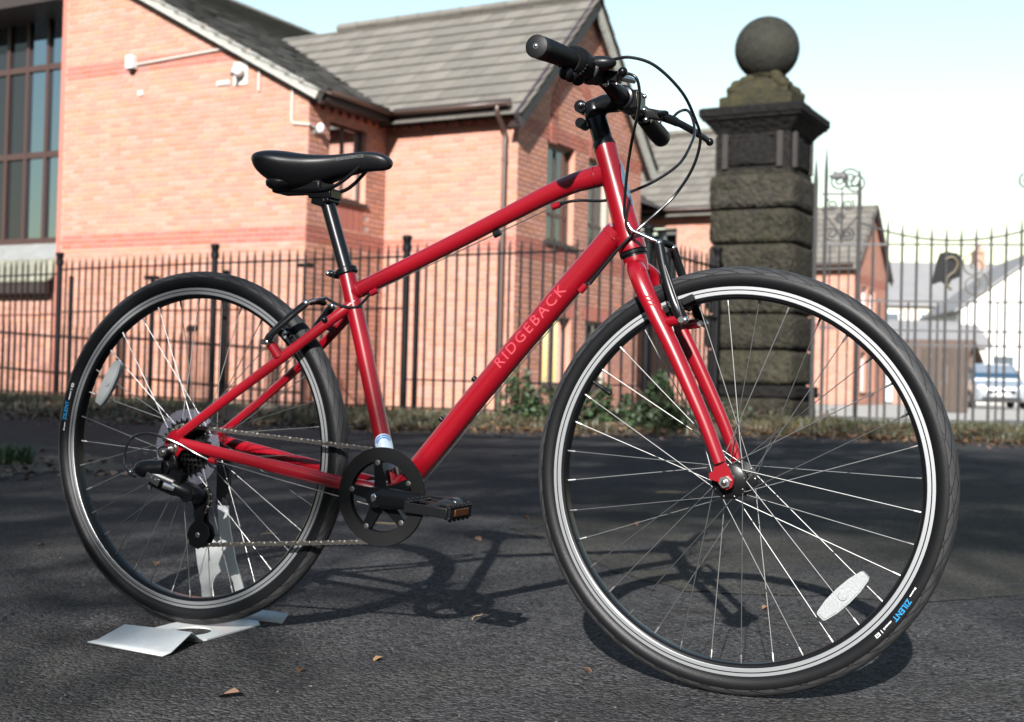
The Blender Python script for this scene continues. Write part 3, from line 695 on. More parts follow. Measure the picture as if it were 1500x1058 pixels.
for z,a,c_ in ((2.86,.05,x1),(2.25,.05,xe),(1.57,x1,xe),(1.22,x1+.2,xe),(1.05,x1+.2,xe),(.16,.05,xe),(1.24,.05,x1)):
    b=MB(); b.span((a,-.012,z-.012),(c_,.012,z+.012)); b.build('gate_rail',M_gate,gate,0)
for k in range(1,4): gb(.05+(x1-.05)*k/4,.10,2.25,.010,spike=0)
gb((x0+x1)/2,2.25,2.86,.012,spike=.1)
# scroll panel in the tall leaf head
for (u,z,r,sg,a0) in ((.30,2.73,.075,1,2),(.62,2.73,.075,-1,1),(.30,2.38,.085,-1,-1.2),(.62,2.38,.085,1,4.2),(.46,2.56,.06,1,0),(.78,3.0,.13,1,2.6),(.42,3.02,.12,-1,1.0),(x1+.17,3.04,.135,-1,2.8)): scroll(u*x1/.85 if u<.9 else u,z,r,1.7,sg,a0)
for s in (-1,1):
    b=MB(); c=(x0+x1)/2; b.tube(spline([(c,0,2.28),(c+s*.05,0,2.42),(c+s*.13,0,2.52),(c+s*.20,0,2.62),(c+s*.24,0,2.70)],6),.009,6); b.build('scroll',M_gate,gate)
b=MB()
for k in range(9):
    a=k*2.4; c=((x0+x1)/2-.05+.06*cos(a),.0,3.08+.10*sin(a*1.3)); b.sphere(c,(.05,.012,.03),8,5,R=Matrix.Rotation(a,3,'Y'))
b.build('leaf_ornament',M_gate,gate)
# sagging curved rail and bars of the main leaf
def sag(x): t=(x-x1)/(xe-x1); return 2.30+.36*(2*t-.78)**2*1.0
b=MB(); b.tube([(x1+ (xe-x1)*k/40,0,sag(x1+(xe-x1)*k/40)) for k in range(41)],.012,8); b.build('curved_rail',M_gate,gate)
x=x1+.17; k=0
while x<xe:
    gb(x,.10,sag(x)+.02,.016,spike=.16); x+=.168; k+=1
k=0; x=x1+.254
while x<xe: gb(x,.10,1.57,.012,spike=0); x+=.336
# cast shield plate with a gilded scroll
xs=gx(1384); b=MB(); b.prism([(-.17,-.16),(-.12,.10),(-.08,.22),(.0,.24),(.12,.22),(.19,.12),(.15,-.06),(.06,-.10),(.02,-.18),(-.06,-.12)],-.012,.012); o=b.build('shield_plate',M_iron,gate,20); o.location=(xs,.03,1.93)
M_gilt=mat('faded gilt iron',(.10,.085,.05),.5)
b=MB(); b.tube(spline([(-.02,0,.14),(.06,0,.17),(.12,0,.10),(.09,0,.0),(.02,0,-.06),(.0,0,-.15),(.06,0,-.22)],6),.017,8); o=b.build('gilt_scroll',M_gilt,gate); o.location=(xs,-.0,1.93)
for c_,z_ in ((gx(1425),2.0),(gx(1425),1.78)): scroll(c_,z_,.16,1.5,1 if z_>1.9 else -1,1,0,M_gilt,.009)
scroll(gx(1500),3.0,.10,1.5,1,2)

# ================================================================== things beyond the gate
def far_house(name,lab,X,Z,rz,w_,d_,he,hr,mw,mr,wins=(),ridge_along='a',gable=None,grp=None,chim=None):
    o=tag(empty(name,P(X,Z),None,rz),lab,'house',grp)
    b=MB(); b.span((0,0,0),(w_,d_,he)); 
    if ridge_along=='a': b.add([(0,0,he),(0,d_,he),(0,d_/2,hr),(w_,0,he),(w_,d_,he),(w_,d_/2,hr)],[(0,1,2),(3,4,5)])
    else: b.add([(0,0,he),(w_,0,he),(w_/2,0,hr),(0,d_,he),(w_,d_,he),(w_/2,d_,hr)],[(0,1,2),(3,4,5)])
    b.build('wall',mw,o,0); r=MB(); ov=.25
    if ridge_along=='a':
        for sgn in (0,1):
            y0=-ov if sgn==0 else d_+ov; sl_=(hr-he)/(d_/2); ze=he-ov*sl_
            vs=[(-ov,y0,ze+.02),(w_+ov,y0,ze+.02),(w_+ov,d_/2,hr+.02),(-ov,d_/2,hr+.02)]; r.add(vs+[(a,b_,c+.12) for a,b_,c in vs],[(0,1,2,3),(4,5,6,7),(0,1,5,4),(1,2,6,5),(3,0,4,7)])
    else:
        for sgn in (0,1):
            x0_=-ov if sgn==0 else w_+ov; sl_=(hr-he)/(w_/2); ze=he-ov*sl_
            vs=[(x0_,-ov,ze+.02),(x0_,d_+ov,ze+.02),(w_/2,d_+ov,hr+.02),(w_/2,-ov,hr+.02)]; r.add(vs+[(a,b_,c+.12) for a,b_,c in vs],[(0,1,2,3),(4,5,6,7),(0,1,5,4),(1,2,6,5),(3,0,4,7)])
    ro=r.build('roof',mr,o,0)
    for (face,u,z,ww,hh) in wins:
        fb=MB(); g=MB()
        if face=='f': fb.span((u,-.04,z),(u+ww,.02,z+hh)); g.span((u+.08,-.055,z+.08),(u+ww-.08,-.045,z+hh-.08))
        else: fb.span((w_-.02,u,z),(w_+.04,u+ww,z+hh)); g.span((w_+.045,u+.08,z+.08),(w_+.055,u+ww-.08,z+hh-.08))
        wo=fb.build('window',M_wpl,o,0); g.build('pane',mat('far glass',(.10,.12,.14),.08),wo,0)
    for (cx,cy) in (chim or []):
        c=MB(); c.span((cx,cy,hr-.5),(cx+.6,cy+.8,hr+.9)); ch=c.build('chimney',mat('far brick',(.36,.22,.17),.9),ro,0)
        for k in range(2): c=MB(); c.cyl((cx+.3,cy+.2+.4*k,hr+.9),(cx+.3,cy+.2+.4*k,hr+1.2),.1,10); c.build('chimney_pot',mat('far brick'),ro)
    return o
M_cream=mat('cream render',(.62,.57,.48),.9,noise=(.5,.5,(.52,.47,.40))); M_wren=mat('white render',(.74,.73,.70),.9); M_slate=mat('far grey slate',(.20,.20,.21),.8,noise=(1,.5,(.26,.25,.24)))
M_buff=mat('buff stone wall',(.46,.37,.29),.9,noise=(.8,.5,(.38,.29,.22)))
# second brick house of the same family, deeper in the yard
b2=tag(empty('brick_house',P(10.96,41.0),None,RZB),'distant orange brick house with grey roof and gable, seen through the gate','house')
w1=Wall(b2,(0,0,0),EX,-EY,-7.0,0,0,EAVE,bands=((2.4,2.66),),openings=[(-3.2,-2.2,2.7,4.0)],seed=21,name='front_wall')
gG=lambda u: EAVE+.05+min(u,2*HW-u)*PIT
w2=Wall(b2,(0,0,0),EY,EX,0,2*HW,0,gG,bands=((3.95,4.25),),openings=[(1.0,1.75,2.5,3.9),(2.15,2.9,2.5,3.9),(1.0,1.75,.4,1.7),(2.15,2.9,.4,1.7)],seed=22,name='gable_wall')
lay=MB(); lay2=MB()
for wl in (w1,w2):
    for br in wl.bricks: wl.brick_geo(lay2 if br[4] else lay,br)
tag(lay.build('brickwork',M_brick,b2,0),kind='stuff'); tag(lay2.build('brick_banding',M_brick2,b2,0),kind='stuff')
for (a,c_,z0,z1) in ((1.0,1.75,2.5,3.9),(2.15,2.9,2.5,3.9),(1.0,1.75,.4,1.7),(2.15,2.9,.4,1.7)): window(b2,w2,a,c_,z0,z1,0,None,curtain=[(a+.05,a+.4,z0)],m=M_wpl)
window(b2,w1,-3.2,-2.2,2.7,4.0,1,None)
b=MB(); b.span((-7,.2,0),(-.2,2*HW-.1,EAVE-.02)); b.build('inner_block',M_mort,b2,0)
bld_keep=bld; bld=b2
tiles(b2,'roof',(0,-OV,EAVE-OV*PIT+.06),EX,Vector((0,cp41,sp41)),Vector((0,-sp41,cp41)),lambda s:.2,(HW+OV)/cp41,M_tile,.31,.33,0,left=lambda s:-7.2)
tiles(b2,'roof',(0,2*HW+OV,EAVE-OV*PIT+.06),EX,Vector((0,-cp41,sp41)),Vector((0,sp41,cp41)),lambda s:.2,(HW+OV)/cp41,M_tile,.31,.33,0,left=lambda s:-7.2)
board([(.14,-OV,EAVE-OV*PIT-.03),(.14,HW,RIDGE-.03)],.05,.2,M_purp,'bargeboard'); board([(.14,2*HW+OV,EAVE-OV*PIT-.03),(.14,HW,RIDGE-.03)],.05,.2,M_purp,'bargeboard')
eave((-7,0,zE),(.02,0,zE),-EY)
bld=bld_keep
far_house('outbuilding','low brick outbuilding with a brown lean-to roof beside the distant brick house',13.9,46.5,RZB,2.3,4.0,1.6,2.3,mat('far brick',(.36,.22,.17),.9),mat('brown roof',(.13,.085,.065),.8),[('f',1.2,.8,.8,1.0)],'a')
far_house('terraced_house','cream terraced house with long grey slate roof in the far background',17.5,72,YAW-.05,13,8,5.4,8.0,M_cream,M_slate,[('f',1.0+2.2*k,z,1.1,1.4) for k in range(6) for z in (.9,3.5)],'a',chim=[(3,3.5),(9.5,3.5)])
far_house('rendered_house','white rendered gable-fronted house far behind the parked car',21.0,60,YAW-.12,7.5,8,4.4,7.2,M_wren,M_slate,[('f',1.5,1,1.1,1.3),('f',4.6,1,1.1,1.3),('f',3.0,3.4,1.1,1.3)],'b')
far_house('garage','low white garage standing in front of the cream terrace',16.9,58,YAW-.05,4.6,5,2.6,3.7,M_wren,M_slate,[('f',1.2,.7,1.1,1.2)],'a')
far_house('gabled_house','buff stone house with a pale gable at the far right beyond the gate',25.5,58,YAW+.10,9,8,5.2,8.6,M_buff,M_slate,[('f',1.2,3.2,1.1,1.4),('f',5,3.2,1.1,1.4),('f',1.2,.8,1.2,1.5)],'b')
# timber fence
tf=tag(empty('timber_fence',P(9.95,31.0),None,YAW-.25),'dark brown timber board fence beyond the gate left of the car','fence')
M_wood=mat('dark stained boards',(.060,.042,.032),.85,noise=(3,.5,(.09,.065,.05)),isl=.25); b=MB(); b.span((0,0,0),(.118,.02,1.55)); bm_=b.mesh('fence_board',M_wood,0)
for k in range(9): o=link('fence_board',bm_,tf); o.location=(.123*k,0,random.uniform(-.01,.01))
for z in (.3,1.2): b=MB(); b.span((-.05,.02,z),(1.15,.06,z+.1)); b.build('fence_rail',M_wood,tf,0)

# ================================================================== parked car (silver hatchback, nose towards the gate)
M_silver=mat('silver car paint',(.46,.50,.55),.30,.55,coat=1); M_cgl=mat('car glass',(.03,.07,.12),.04,spec=.9)
car=tag(empty('parked_car',P(15.6,40.5),None,YAW-radians(12)),'silver hatchback car parked in the yard beyond the iron gate','car')
def loft(secs,m,nm,parent,smooth=50):
    """secs: list of (y, [(x,z)...]) with equal counts"""
    b=MB(); n=len(secs[0][1]); vs=[]
    for y,pr in secs: vs += [(x,y,z) for x,z in pr]
    fs=[(i*n+k,i*n+(k+1)%n,(i+1)*n+(k+1)%n,(i+1)*n+k) for i in range(len(secs)-1) for k in range(n)]
    fs += [tuple(range(n)),tuple((len(secs)-1)*n+k for k in range(n-1,-1,-1))]; b.add(vs,fs); return b.build(nm,m,parent,smooth)
def sect(hw_,z0,z1,tw):
    return [(-hw_*.92,z0),(hw_*.92,z0),(hw_,z0+.12),(hw_,z1-.22),(hw_*tw,z1-.03),(hw_*tw*.8,z1),(-hw_*tw*.8,z1),(-hw_*tw,z1-.03),(-hw_,z1-.22),(-hw_,z0+.12)]
body=loft([(0,sect(.66,.30,.66,.9)),(.10,sect(.78,.24,.76,.92)),(.35,sect(.85,.20,.84,.92)),(.9,sect(.87,.18,.92,.94)),(1.2,sect(.88,.18,.96,.95)),(2.2,sect(.88,.18,.98,.95)),(3.4,sect(.87,.18,1.0,.95)),(3.85,sect(.84,.24,.98,.93)),(4.0,sect(.76,.32,.85,.9))],M_silver,'body',car)
def cab(hw_,z0,z1,tw): return [(-hw_,z0),(hw_,z0),(hw_*tw,z1-.06),(hw_*tw*.86,z1),(-hw_*tw*.86,z1),(-hw_*tw,z1-.06)]
loft([(1.0,cab(.80,.93,.97,.97)),(1.75,cab(.79,.93,1.41,.80)),(2.3,cab(.79,.93,1.47,.79)),(3.2,cab(.78,.93,1.44,.78)),(3.75,cab(.76,.93,1.10,.9))],M_silver,'cabin',car)
b=MB(); b.add([(-.70,1.04,1.005),(.70,1.04,1.005),(.585,1.70,1.365),(-.585,1.70,1.365)],[(0,1,2,3)]); b.build('windscreen',M_cgl,car,0)
for s in (-1,1):
    b=MB(); b.add([(s*.80,1.35,1.0),(s*.665,1.85,1.37),(s*.665,3.1,1.37),(s*.79,3.45,1.0)],[(0,1,2,3)]); o=b.build('side_window',M_cgl,car,0); o.location.x=s*.012
    b=MB(); b.sphere((s*.60,.13,.66),(.17,.14,.10),16,8); b.build('headlight',mat('headlight glass',(.72,.75,.78),.08,coat=1),car)
    b=MB(); b.sphere((s*.92,1.30,1.0),(.10,.06,.07),12,8); b.build('door_mirror',M_silver,car)
    for y in (.78,3.25):
        wv=empty('wheel',(s*.80,y,.30),car); q=MB(); q.lathe([(.18,-.09),(.27,-.10),(.30,-.06),(.30,.06),(.27,.10),(.18,.09)],28,axis='X',close=True); q.build('tyre',M_dark,wv); q=MB(); q.lathe([(.001,s*.07),(.10,s*.085),(.19,s*.07),(.19,0)],20,axis='X'); q.build('hubcap',mat('hubcap',(.5,.5,.52),.35,.8),wv)
b=MB(); b.span((-.42,-.015,.47),(.42,.05,.60)); b.build('grille',M_dark,car,0,bevel=.01)
b=MB(); b.span((-.60,-.01,.27),(.60,.08,.36)); b.build('lower_intake',M_dark,car,0,bevel=.01)
b=MB(); b.span((-.26,-.035,.40),(.26,-.018,.51)); b.build('number_plate',M_wpl,car,0)
b=MB(); b.lathe([(.001,-.03),(.05,-.028),(.06,-.015)],16,c=(0,0,.66)); b.build('badge',mat('hubcap'),car)

# ================================================================== plants, litter
def leafmat(nm,c,c2): return mat(nm,c,.5,noise=(8,.6,c2),isl=.45)
M_ivy=leafmat('dark ivy leaf',(.035,.062,.022),(.055,.085,.030)); M_dead=leafmat('dead brown leaf',(.20,.105,.050),(.12,.065,.035)); M_grass=leafmat('winter grass',(.050,.056,.020),(.105,.085,.042)); M_grass2=leafmat('fresh grass',(.055,.105,.026),(.08,.12,.04))
M_twig=mat('twig',(.11,.08,.06),.9)
def leaf_shape(mb,c,R,s,fold=.25):
    pts=[(0,-.5,0),(.30,-.28,fold*.3),(.42,.05,fold*.42),(.22,.32,fold*.22),(0,.55,0),(-.22,.32,fold*.22),(-.42,.05,fold*.42),(-.30,-.28,fold*.3)]
    vs=[Vector(c)+R@(Vector(p)*s) for p in pts]; mb.add(vs,[(0,1,2,4),(2,3,4),(0,4,6,7),(4,5,6)])
def rrot(rnd,tilt=1.2): return Matrix.Rotation(rnd.uniform(0,6.283),3,'Z')@Matrix.Rotation(rnd.uniform(-tilt,tilt),3,'X')@Matrix.Rotation(rnd.uniform(-tilt*.6,tilt*.6),3,'Y')
def bush(nm,lab,cat,spots,n,sz,seed,m,grp=None):
    rnd=random.Random(seed); c0=P(spots[0][0],spots[0][1],.05)
    root=tag(empty(nm,c0),lab,cat,grp); lf=MB(); tw=MB()
    for (X,Z,r,h) in spots:
        base=P(X,Z,.05)-c0
        for k in range(7):
            e=base+Vector((rnd.uniform(-r,r),rnd.uniform(-r,r)*.6,h*rnd.uniform(.5,1))); tw.tube([base+Vector((rnd.uniform(-.1,.1),0,0)),base.lerp(e,.5)+Vector((rnd.uniform(-.05,.05),0,.05)),e],[.012,.008,.003],5)
        for k in range(int(n*r*h*8)):
            a=rnd.uniform(0,6.283); q=rnd.random()**.45; zz=rnd.random()
            pr=r*(1-.55*zz**2)*(.75+.35*sin(a*3+seed)*.6)
            p=base+Vector((cos(a)*pr*q,sin(a)*pr*q*.8,h*zz*(.8+.3*sin(a*2+X*3))))
            leaf_shape(lf,p,rrot(rnd),sz*rnd.uniform(.6,1.2))
    lf.build('foliage',m,root,0); tag(tw.build('stems',M_twig,root),kind='stuff')
bush('ivy_bush','dark ivy bush at the foot of the railings below the gable windows','bush',[(.1+.28*k,13.55-.1*k+.25*sin(k*2.1),.30+.1*sin(k*1.7),.42+.14*sin(k*2.7+1)) for k in range(6)],620,.058,3,M_ivy)
bush('low_shrub','scrubby low shrub between the corner post and the gate pier','bush',[(1.75,13.7,.34,.34),(2.2,14.1,.35,.30),(2.6,14.2,.3,.22)],300,.05,5,M_ivy)
bush('weeds','straggly weeds at the base of the stone gate pier','weeds',[(3.0,14.55,.3,.20),(3.7,14.7,.28,.2)],260,.045,8,M_grass)
def scatter(nm,n,posf,fn,m,seed,kind='stuff'):
    rnd=random.Random(seed); mb=MB()
    for k in range(n): fn(mb,posf(rnd),rnd)
    return tag(mb.build(nm,m,None,0),kind=kind)
def blade(h0,h1):
    def f(mb,p,rnd):
        h=rnd.uniform(h0,h1); a=rnd.uniform(0,6.283); d=Vector((cos(a),sin(a),0)); s=Vector((-d.y,d.x,0))*.0035*(h/.07+.4); ln=d*h*rnd.uniform(.15,.8)
        mb.add([p-s,p+s,p+s*.7+ln*.4+Vector((0,0,h*.6)),p-s*.7+ln*.4+Vector((0,0,h*.6)),p+ln+Vector((0,0,h))],[(0,1,2,3),(3,2,4)])
    return f
def on_verge(rnd,x0=-10,x1=8,t0=.02,t1=.75):
    while True:
        X=rnd.uniform(x0,x1); t=t0+(t1-t0)*rnd.random()**1.2
        if sin(X*1.9+1.3)*sin(X*.73)+.35*sin(X*5.1)+rnd.uniform(-.9,1.0)>-.15: break
    z0=vfront(X); z1=z0+3.4+max(0,-X)*.5; return P(X,z0+(z1-z0)*t,.006+.085*min(1,t*3)-.004)
scatter('verge_grass',26000,lambda r:on_verge(r),blade(.03,.11),M_grass,31)
def dead(s0,s1,lift=.012):
    def f(mb,p,rnd): leaf_shape(mb,p+Vector((0,0,lift)),rrot(rnd,.5),rnd.uniform(s0,s1),.5)
    return f
scatter('leaf_litter',5200,lambda r:on_verge(r,-9,9,0,.4),dead(.04,.085,.02),M_dead,32)
def tuft_pos(r):
    a=r.uniform(0,6.283); q=r.random()**.6; return P(-3.0+.52*q*cos(a),6.6+.40*q*sin(a),0)
scatter('edge_litter',900,lambda r:(lambda X:P(X,vfront(X)-abs(r.gauss(0,.45)),0))(r.uniform(-7,7)),dead(.02,.05,.006),M_dead,36)
scatter('grass_patch',4200,tuft_pos,blade(.035,.11),M_grass2,33)
scatter('patch_litter',520,lambda r:P(-2.75+r.gauss(0,.42),6.2+r.gauss(0,.55),0),dead(.02,.055),M_dead,34)
# soil apron round the grass patch: a thin uneven mat of dirt
b=MB(); vs=[P(-2.9,6.35,.012)]; n=44
for k in range(n):
    a=2*pi*k/n; r_=1+.16*sin(3*a)+.12*sin(7*a+1); vs.append(P(-2.9+.85*r_*cos(a),6.35+1.0*r_*sin(a),.003))
b.add(vs,[(0,k+1,(k+1)%n+1) for k in range(n)]); tag(b.build('soil_patch',M_soil,None,60),kind='structure')
# single fallen leaves, twigs and straws on the asphalt, placed where the photo shows them
rnd=random.Random(5); leafmeshes=[]
for k in range(4):
    mb=MB(); leaf_shape(mb,(0,0,0),Matrix.Rotation(.3,3,'X'),1,.4+.2*k); leafmeshes.append(mb.mesh('fallen_leaf',M_dead,0))
for i,(x,y,s) in enumerate([(335,1022,.024),(553,968,.012),(1122,893,.014),(228,828,.014),(752,668,.022),(700,792,.018),(1010,735,.03),(930,770,.02),(622,862,.012),(1335,700,.02),(860,985,.012),(440,985,.012),(120,860,.012),(770,760,.02),(1180,860,.012),(690,690,.03),(350,700,.03),(60,800,.015)]):
    o=tag(link('fallen_leaf',leafmeshes[i%4]),'small curled brown leaf lying on the asphalt','leaf','fallen leaves on the asphalt'); o.location=gpt(x,y)+Vector((0,0,s*.16)); o.scale=(s*1.6,s*1.6,s*1.6); o.rotation_euler=(rnd.uniform(-.2,.2),rnd.uniform(-.2,.2),rnd.uniform(0,6))
for i,(x,y,l_,a) in enumerate([(985,722,.16,.2),(700,905,.06,1.2),(1080,708,.12,-.2),(395,783,.06,.7),(560,768,.10,.1),(800,812,.05,.4)]):
    mb=MB(); mb.tube(spline([(-l_/2,0,.002),(-l_*.1,l_*.06,.004),(l_*.2,-l_*.03,.003),(l_/2,l_*.05,.002)],4),.0016,5); o=mb.build('dry_straw',mat('dry straw',(.30,.22,.13),.8),None); o.location=gpt(x,y); o.rotation_euler=(0,0,a+YAW); tag(o,'thin dry straw lying flat on the asphalt','straw','straws on the asphalt')
rnd=random.Random(11); mb=MB()
for k in range(700):
    d_=rnd.uniform(1.4,9); X=rnd.uniform(-.45,.45)*d_; p=P(X,d_,0); s=rnd.uniform(.001,.003); mb.sphere(p+Vector((0,0,s*.3)),(s,s*.8,s*.6),5,3)
tag(mb.build('loose_grit',mat('pale grit',(.10,.097,.09),.9,isl=.5),None,60),kind='stuff')

# ================================================================== bare trees behind the viewpoint: they throw the branch shadows
M_bark=mat('bark',(.10,.085,.07),.95,bump=(12,.8,.03))
def bare_tree(X,Z,h,seed,lab,spread=.55,lean=0.0,first=.28,dens=(4,5,5,4,4),tmin=.010,limbs=()):
    rnd=random.Random(seed); root=tag(empty('bare_tree',P(X,Z)),lab,'tree','bare winter trees around the driveway'); tr=MB(); cr=MB()
    def grow(mb,p,d,L,r,lev):
        n=4; pts=[p]; rr=[r]
        for k in range(n):
            d=(d+Vector((rnd.uniform(-1,1),rnd.uniform(-1,1),rnd.uniform(-.4,.7)))*.13).normalized(); p=p+d*(L/n); pts.append(p); rr.append(max(tmin,r*(1-.4*(k+1)/n)))
        mb.tube(pts,rr,7 if lev<2 else 4,caps=False)
        if lev>=5: return
        kids=dens[lev]
        for k in range(kids):
            t=rnd.uniform(.35,1.0) if lev else rnd.uniform(first,1.0); i=min(n-1,int(t*n)); q=pts[i].lerp(pts[i+1],t*n-i)
            ax=d.orthogonal().normalized(); ax=Matrix.Rotation(rnd.uniform(0,6.283),3,d)@ax
            nd=(d*rnd.uniform(.45,.9)+ax*rnd.uniform(.5,.95)*spread*1.6+Vector((0,0,.12))).normalized()
            grow(cr if lev>=0 else mb,q,nd,L*rnd.uniform(.52,.74),rr[i]*rnd.uniform(.5,.72),lev+1)
        grow(cr,pts[-1],(d+Vector((rnd.uniform(-.3,.3),rnd.uniform(-.3,.3),.1))).normalized(),L*.7,rr[-1]*.85,lev+1)
    grow(tr,Vector((0,0,0)),Vector((lean,0,1)).normalized(),h*.42,h*.020,0)
    for (lh,sx_,ll,lr) in limbs:
        p=Vector((lean*lh,0,lh)); d=(RGT*sx_+FWD*rnd.uniform(-.10,.10)).normalized(); pts=[p]; rr=[lr]; n=9
        for k in range(n):
            d=(d+Vector((rnd.uniform(-1,1),rnd.uniform(-1,1),rnd.uniform(-.7,.9)))*.10).normalized(); p=p+d*(ll/n); pts.append(p); rr.append(lr*(1-.65*(k+1)/n))
            if k>1:
                for _ in range(2): grow(cr,p,(d+Vector((rnd.uniform(-1,1),rnd.uniform(-1,1),rnd.uniform(-.3,.8)))*.9).normalized(),ll*.28,rr[-1]*.55,4)
        cr.tube(pts,rr,7,caps=False)
    tr.build('trunk',M_bark,root,60); cr.build('crown',M_bark,root,60); return root

M_fbr=mat('far red brick',(.26,.11,.075),.9,noise=(1,.5,(.20,.085,.06)))  # for three unseen terraces, added to block the bright low sky and deepen shadows
far_house('terraced_house','unseen long red brick terrace added across the driveway to block low sky light',-46,-46,YAW,80,9,6.5,10.5,M_fbr,M_slate,[('f',2+4*k,1.0,1.3,1.6) for k in range(18)],'a')
far_house('terraced_house','unseen red brick terrace added on the lean-to side to block low sky light',-34,-38,YAW+.05,10,52,6.5,10.0,M_fbr,M_slate,[('r',2+4*k,1.0,1.3,1.6) for k in range(12)],'b')
far_house('terraced_house','unseen red brick terrace added on the iron gate side to block low sky light',27,-40,YAW-.05,10,46,6.5,10.0,M_fbr,M_slate,[('r',2+4*k,1.0,1.3,1.6) for k in range(11)],'b')

# the gate's other pier and the boundary wall beyond it
def copy_tree(o,parent=None):
    c=o.copy(); col.objects.link(c); c.parent=parent
    for ch in list(o.children): copy_tree(ch,c)
    return c
p2_=copy_tree(pier); p2_.location=gstart+gdir*(xe+.62); p2_.rotation_euler=(0,0,gang)
tag(p2_,'stone gate pier with ball where the boundary wall meets the iron gate','pier')
bw=tag(empty('boundary_wall',gstart+gdir*(xe+1.25),None,gang),'low coursed stone boundary wall running on from the gate','wall')
for r_ in range(4):
    for k in range(26):
        b=MB(); b.box((0,0,0),(.68,.36,.285)); 
        if k==0 and r_==0: blk_=b.mesh('stone_block',M_stone,0)
        o=link('stone_block',blk_,bw); o.location=(.35*(1+r_%2)+.70*k,random.uniform(-.012,.012),.145+.295*r_)
for k in range(19): b=MB(); b.box((0,0,0),(.97,.46,.10)); o=b.build('coping_stone',M_cap,bw,0,bevel=.02); o.location=(.5+.985*k,0,1.24)
far_house('terraced_house','cream terrace with slate roof past the buff stone house',38,62,YAW+.05,22,8,5.4,8.2,M_cream,M_slate,[('f',1.0+2.6*k,z,1.1,1.4) for k in range(8) for z in (.9,3.5)],'a')
# ================================================================== the bicycle
M_red = mat('red paint', (.205,.0015,.0075), .30, spec=.35, coat=.5)
M_blk = mat('black anodised', (.005,.0054,.0064), .28, spec=.2)
M_rub = mat('black rubber', (.006,.0064,.0074), .62, spec=.12, bump=(900,.12,.0006))
M_plas = mat('black plastic', (.0055,.006,.007), .42, spec=.17)
M_alu = mat('polished alloy', (.72,.73,.74), .24, 1.0)
M_steel = mat('steel', (.42,.42,.41), .34, 1.0)
M_spoke = mat('stainless spoke', (.30,.30,.295), .48, 1.0)
M_chain = mat('chain steel', (.46,.44,.41), .36, 1.0, noise=(400,.5,(.25,.22,.19)))
M_white = mat('white print', (.6,.6,.6), .6, spec=.2)
M_track = mat('machined rim', (.42,.435,.45), .45, .8)
RW = .349
bike = tag(empty('bicycle',(0,0,0)), 'red hybrid bicycle with black saddle and tyres parked on the asphalt', 'bicycle')

def tyre_material():
    m=bpy.data.materials.new('tyre rubber'); m.use_nodes=True; n=m.node_tree.nodes; l=m.node_tree.links; b=n['Principled BSDF']
    tc=n.new('ShaderNodeTexCoord'); sx=n.new('ShaderNodeSeparateXYZ'); l.new(tc.outputs['Object'],sx.inputs[0])
    def M(op,a,b2=None,c=None):
        q=n.new('ShaderNodeMath'); q.operation=op
        for i,v in enumerate((a,b2,c)):
            if v is None: continue
            if isinstance(v,(int,float)): q.inputs[i].default_value=v
            else: l.new(v,q.inputs[i])
        return q.outputs[0]
    ang=M('ARCTAN2',sx.outputs['Z'],sx.outputs['X']); ay=M('ABSOLUTE',sx.outputs['Y'])
    r=M('SQRT',M('ADD',M('MULTIPLY',sx.outputs['X'],sx.outputs['X']),M('MULTIPLY',sx.outputs['Z'],sx.outputs['Z'])))
    side=M('SIGN',sx.outputs['Y'])
    def grooves(N,k,width,sgn):
        v=M('ADD',M('MULTIPLY',ang,N/(2*pi)*sgn),M('MULTIPLY',M('POWER',M('DIVIDE',ay,.0195),1.6),k))
        v=M('ADD',v,M('MULTIPLY',side,.25))
        fr=M('FRACT',v); d=M('ABSOLUTE',M('SUBTRACT',fr,.5)); return M('LESS_THAN',d,width)
    g1=grooves(52,2.1,.055,1); g2=grooves(26,-1.6,.022,1)
    # grooves only on the tread; shoulder lines round the tyre
    tread=M('GREATER_THAN',r,.3365); fade=M('GREATER_THAN',ay,.003)
    g=M('MULTIPLY',M('MAXIMUM',g1,g2),M('MULTIPLY',tread,fade))
    ring=M('LESS_THAN',M('ABSOLUTE',M('SUBTRACT',r,.336)),.0005)
    g=M('MAXIMUM',g,ring)
    no=n.new('ShaderNodeTexNoise'); no.inputs['Scale'].default_value=700; l.new(tc.outputs['Object'],no.inputs['Vector'])
    h=M('ADD',M('MULTIPLY',g,-1.0),M('MULTIPLY',no.outputs['Fac'],.12))
    bp=n.new('ShaderNodeBump'); bp.inputs['Strength'].default_value=1; bp.inputs['Distance'].default_value=.0025; l.new(h,bp.inputs['Height']); l.new(bp.outputs[0],b.inputs['Normal'])
    # tread is dusty from use, side walls cleaner and smoother
    n2=n.new('ShaderNodeTexNoise'); n2.inputs['Scale'].default_value=45; n2.inputs['Detail'].default_value=6; l.new(tc.outputs['Object'],n2.inputs['Vector'])
    dust=M('MULTIPLY',tread,M('MULTIPLY_ADD',n2.outputs['Fac'],.7,.15))
    mx=n.new('ShaderNodeMix'); mx.data_type='RGBA'; l.new(dust,mx.inputs['Factor']); mx.inputs[6].default_value=(.0035,.0038,.0045,1); mx.inputs[7].default_value=(.042,.0425,.045,1)
    mg=n.new('ShaderNodeMix'); mg.data_type='RGBA'; l.new(g,mg.inputs['Factor']); l.new(mx.outputs[2],mg.inputs[6]); mg.inputs[7].default_value=(.003,.003,.003,1)
    l.new(mg.outputs[2],b.inputs['Base Color']); b.inputs['Specular IOR Level'].default_value=.17
    l.new(M('MULTIPLY_ADD',tread,.16,.42),b.inputs['Roughness'])
    return m
M_tyre = tyre_material()
M_blue = mat('blue print', (.012,.20,.42), .6, spec=.2)
M_refl = mat('clear reflector plastic', (.33,.345,.35), .2, spec=.4, noise=(320,.5,(.20,.215,.225)), bump=(320,.6,.002))
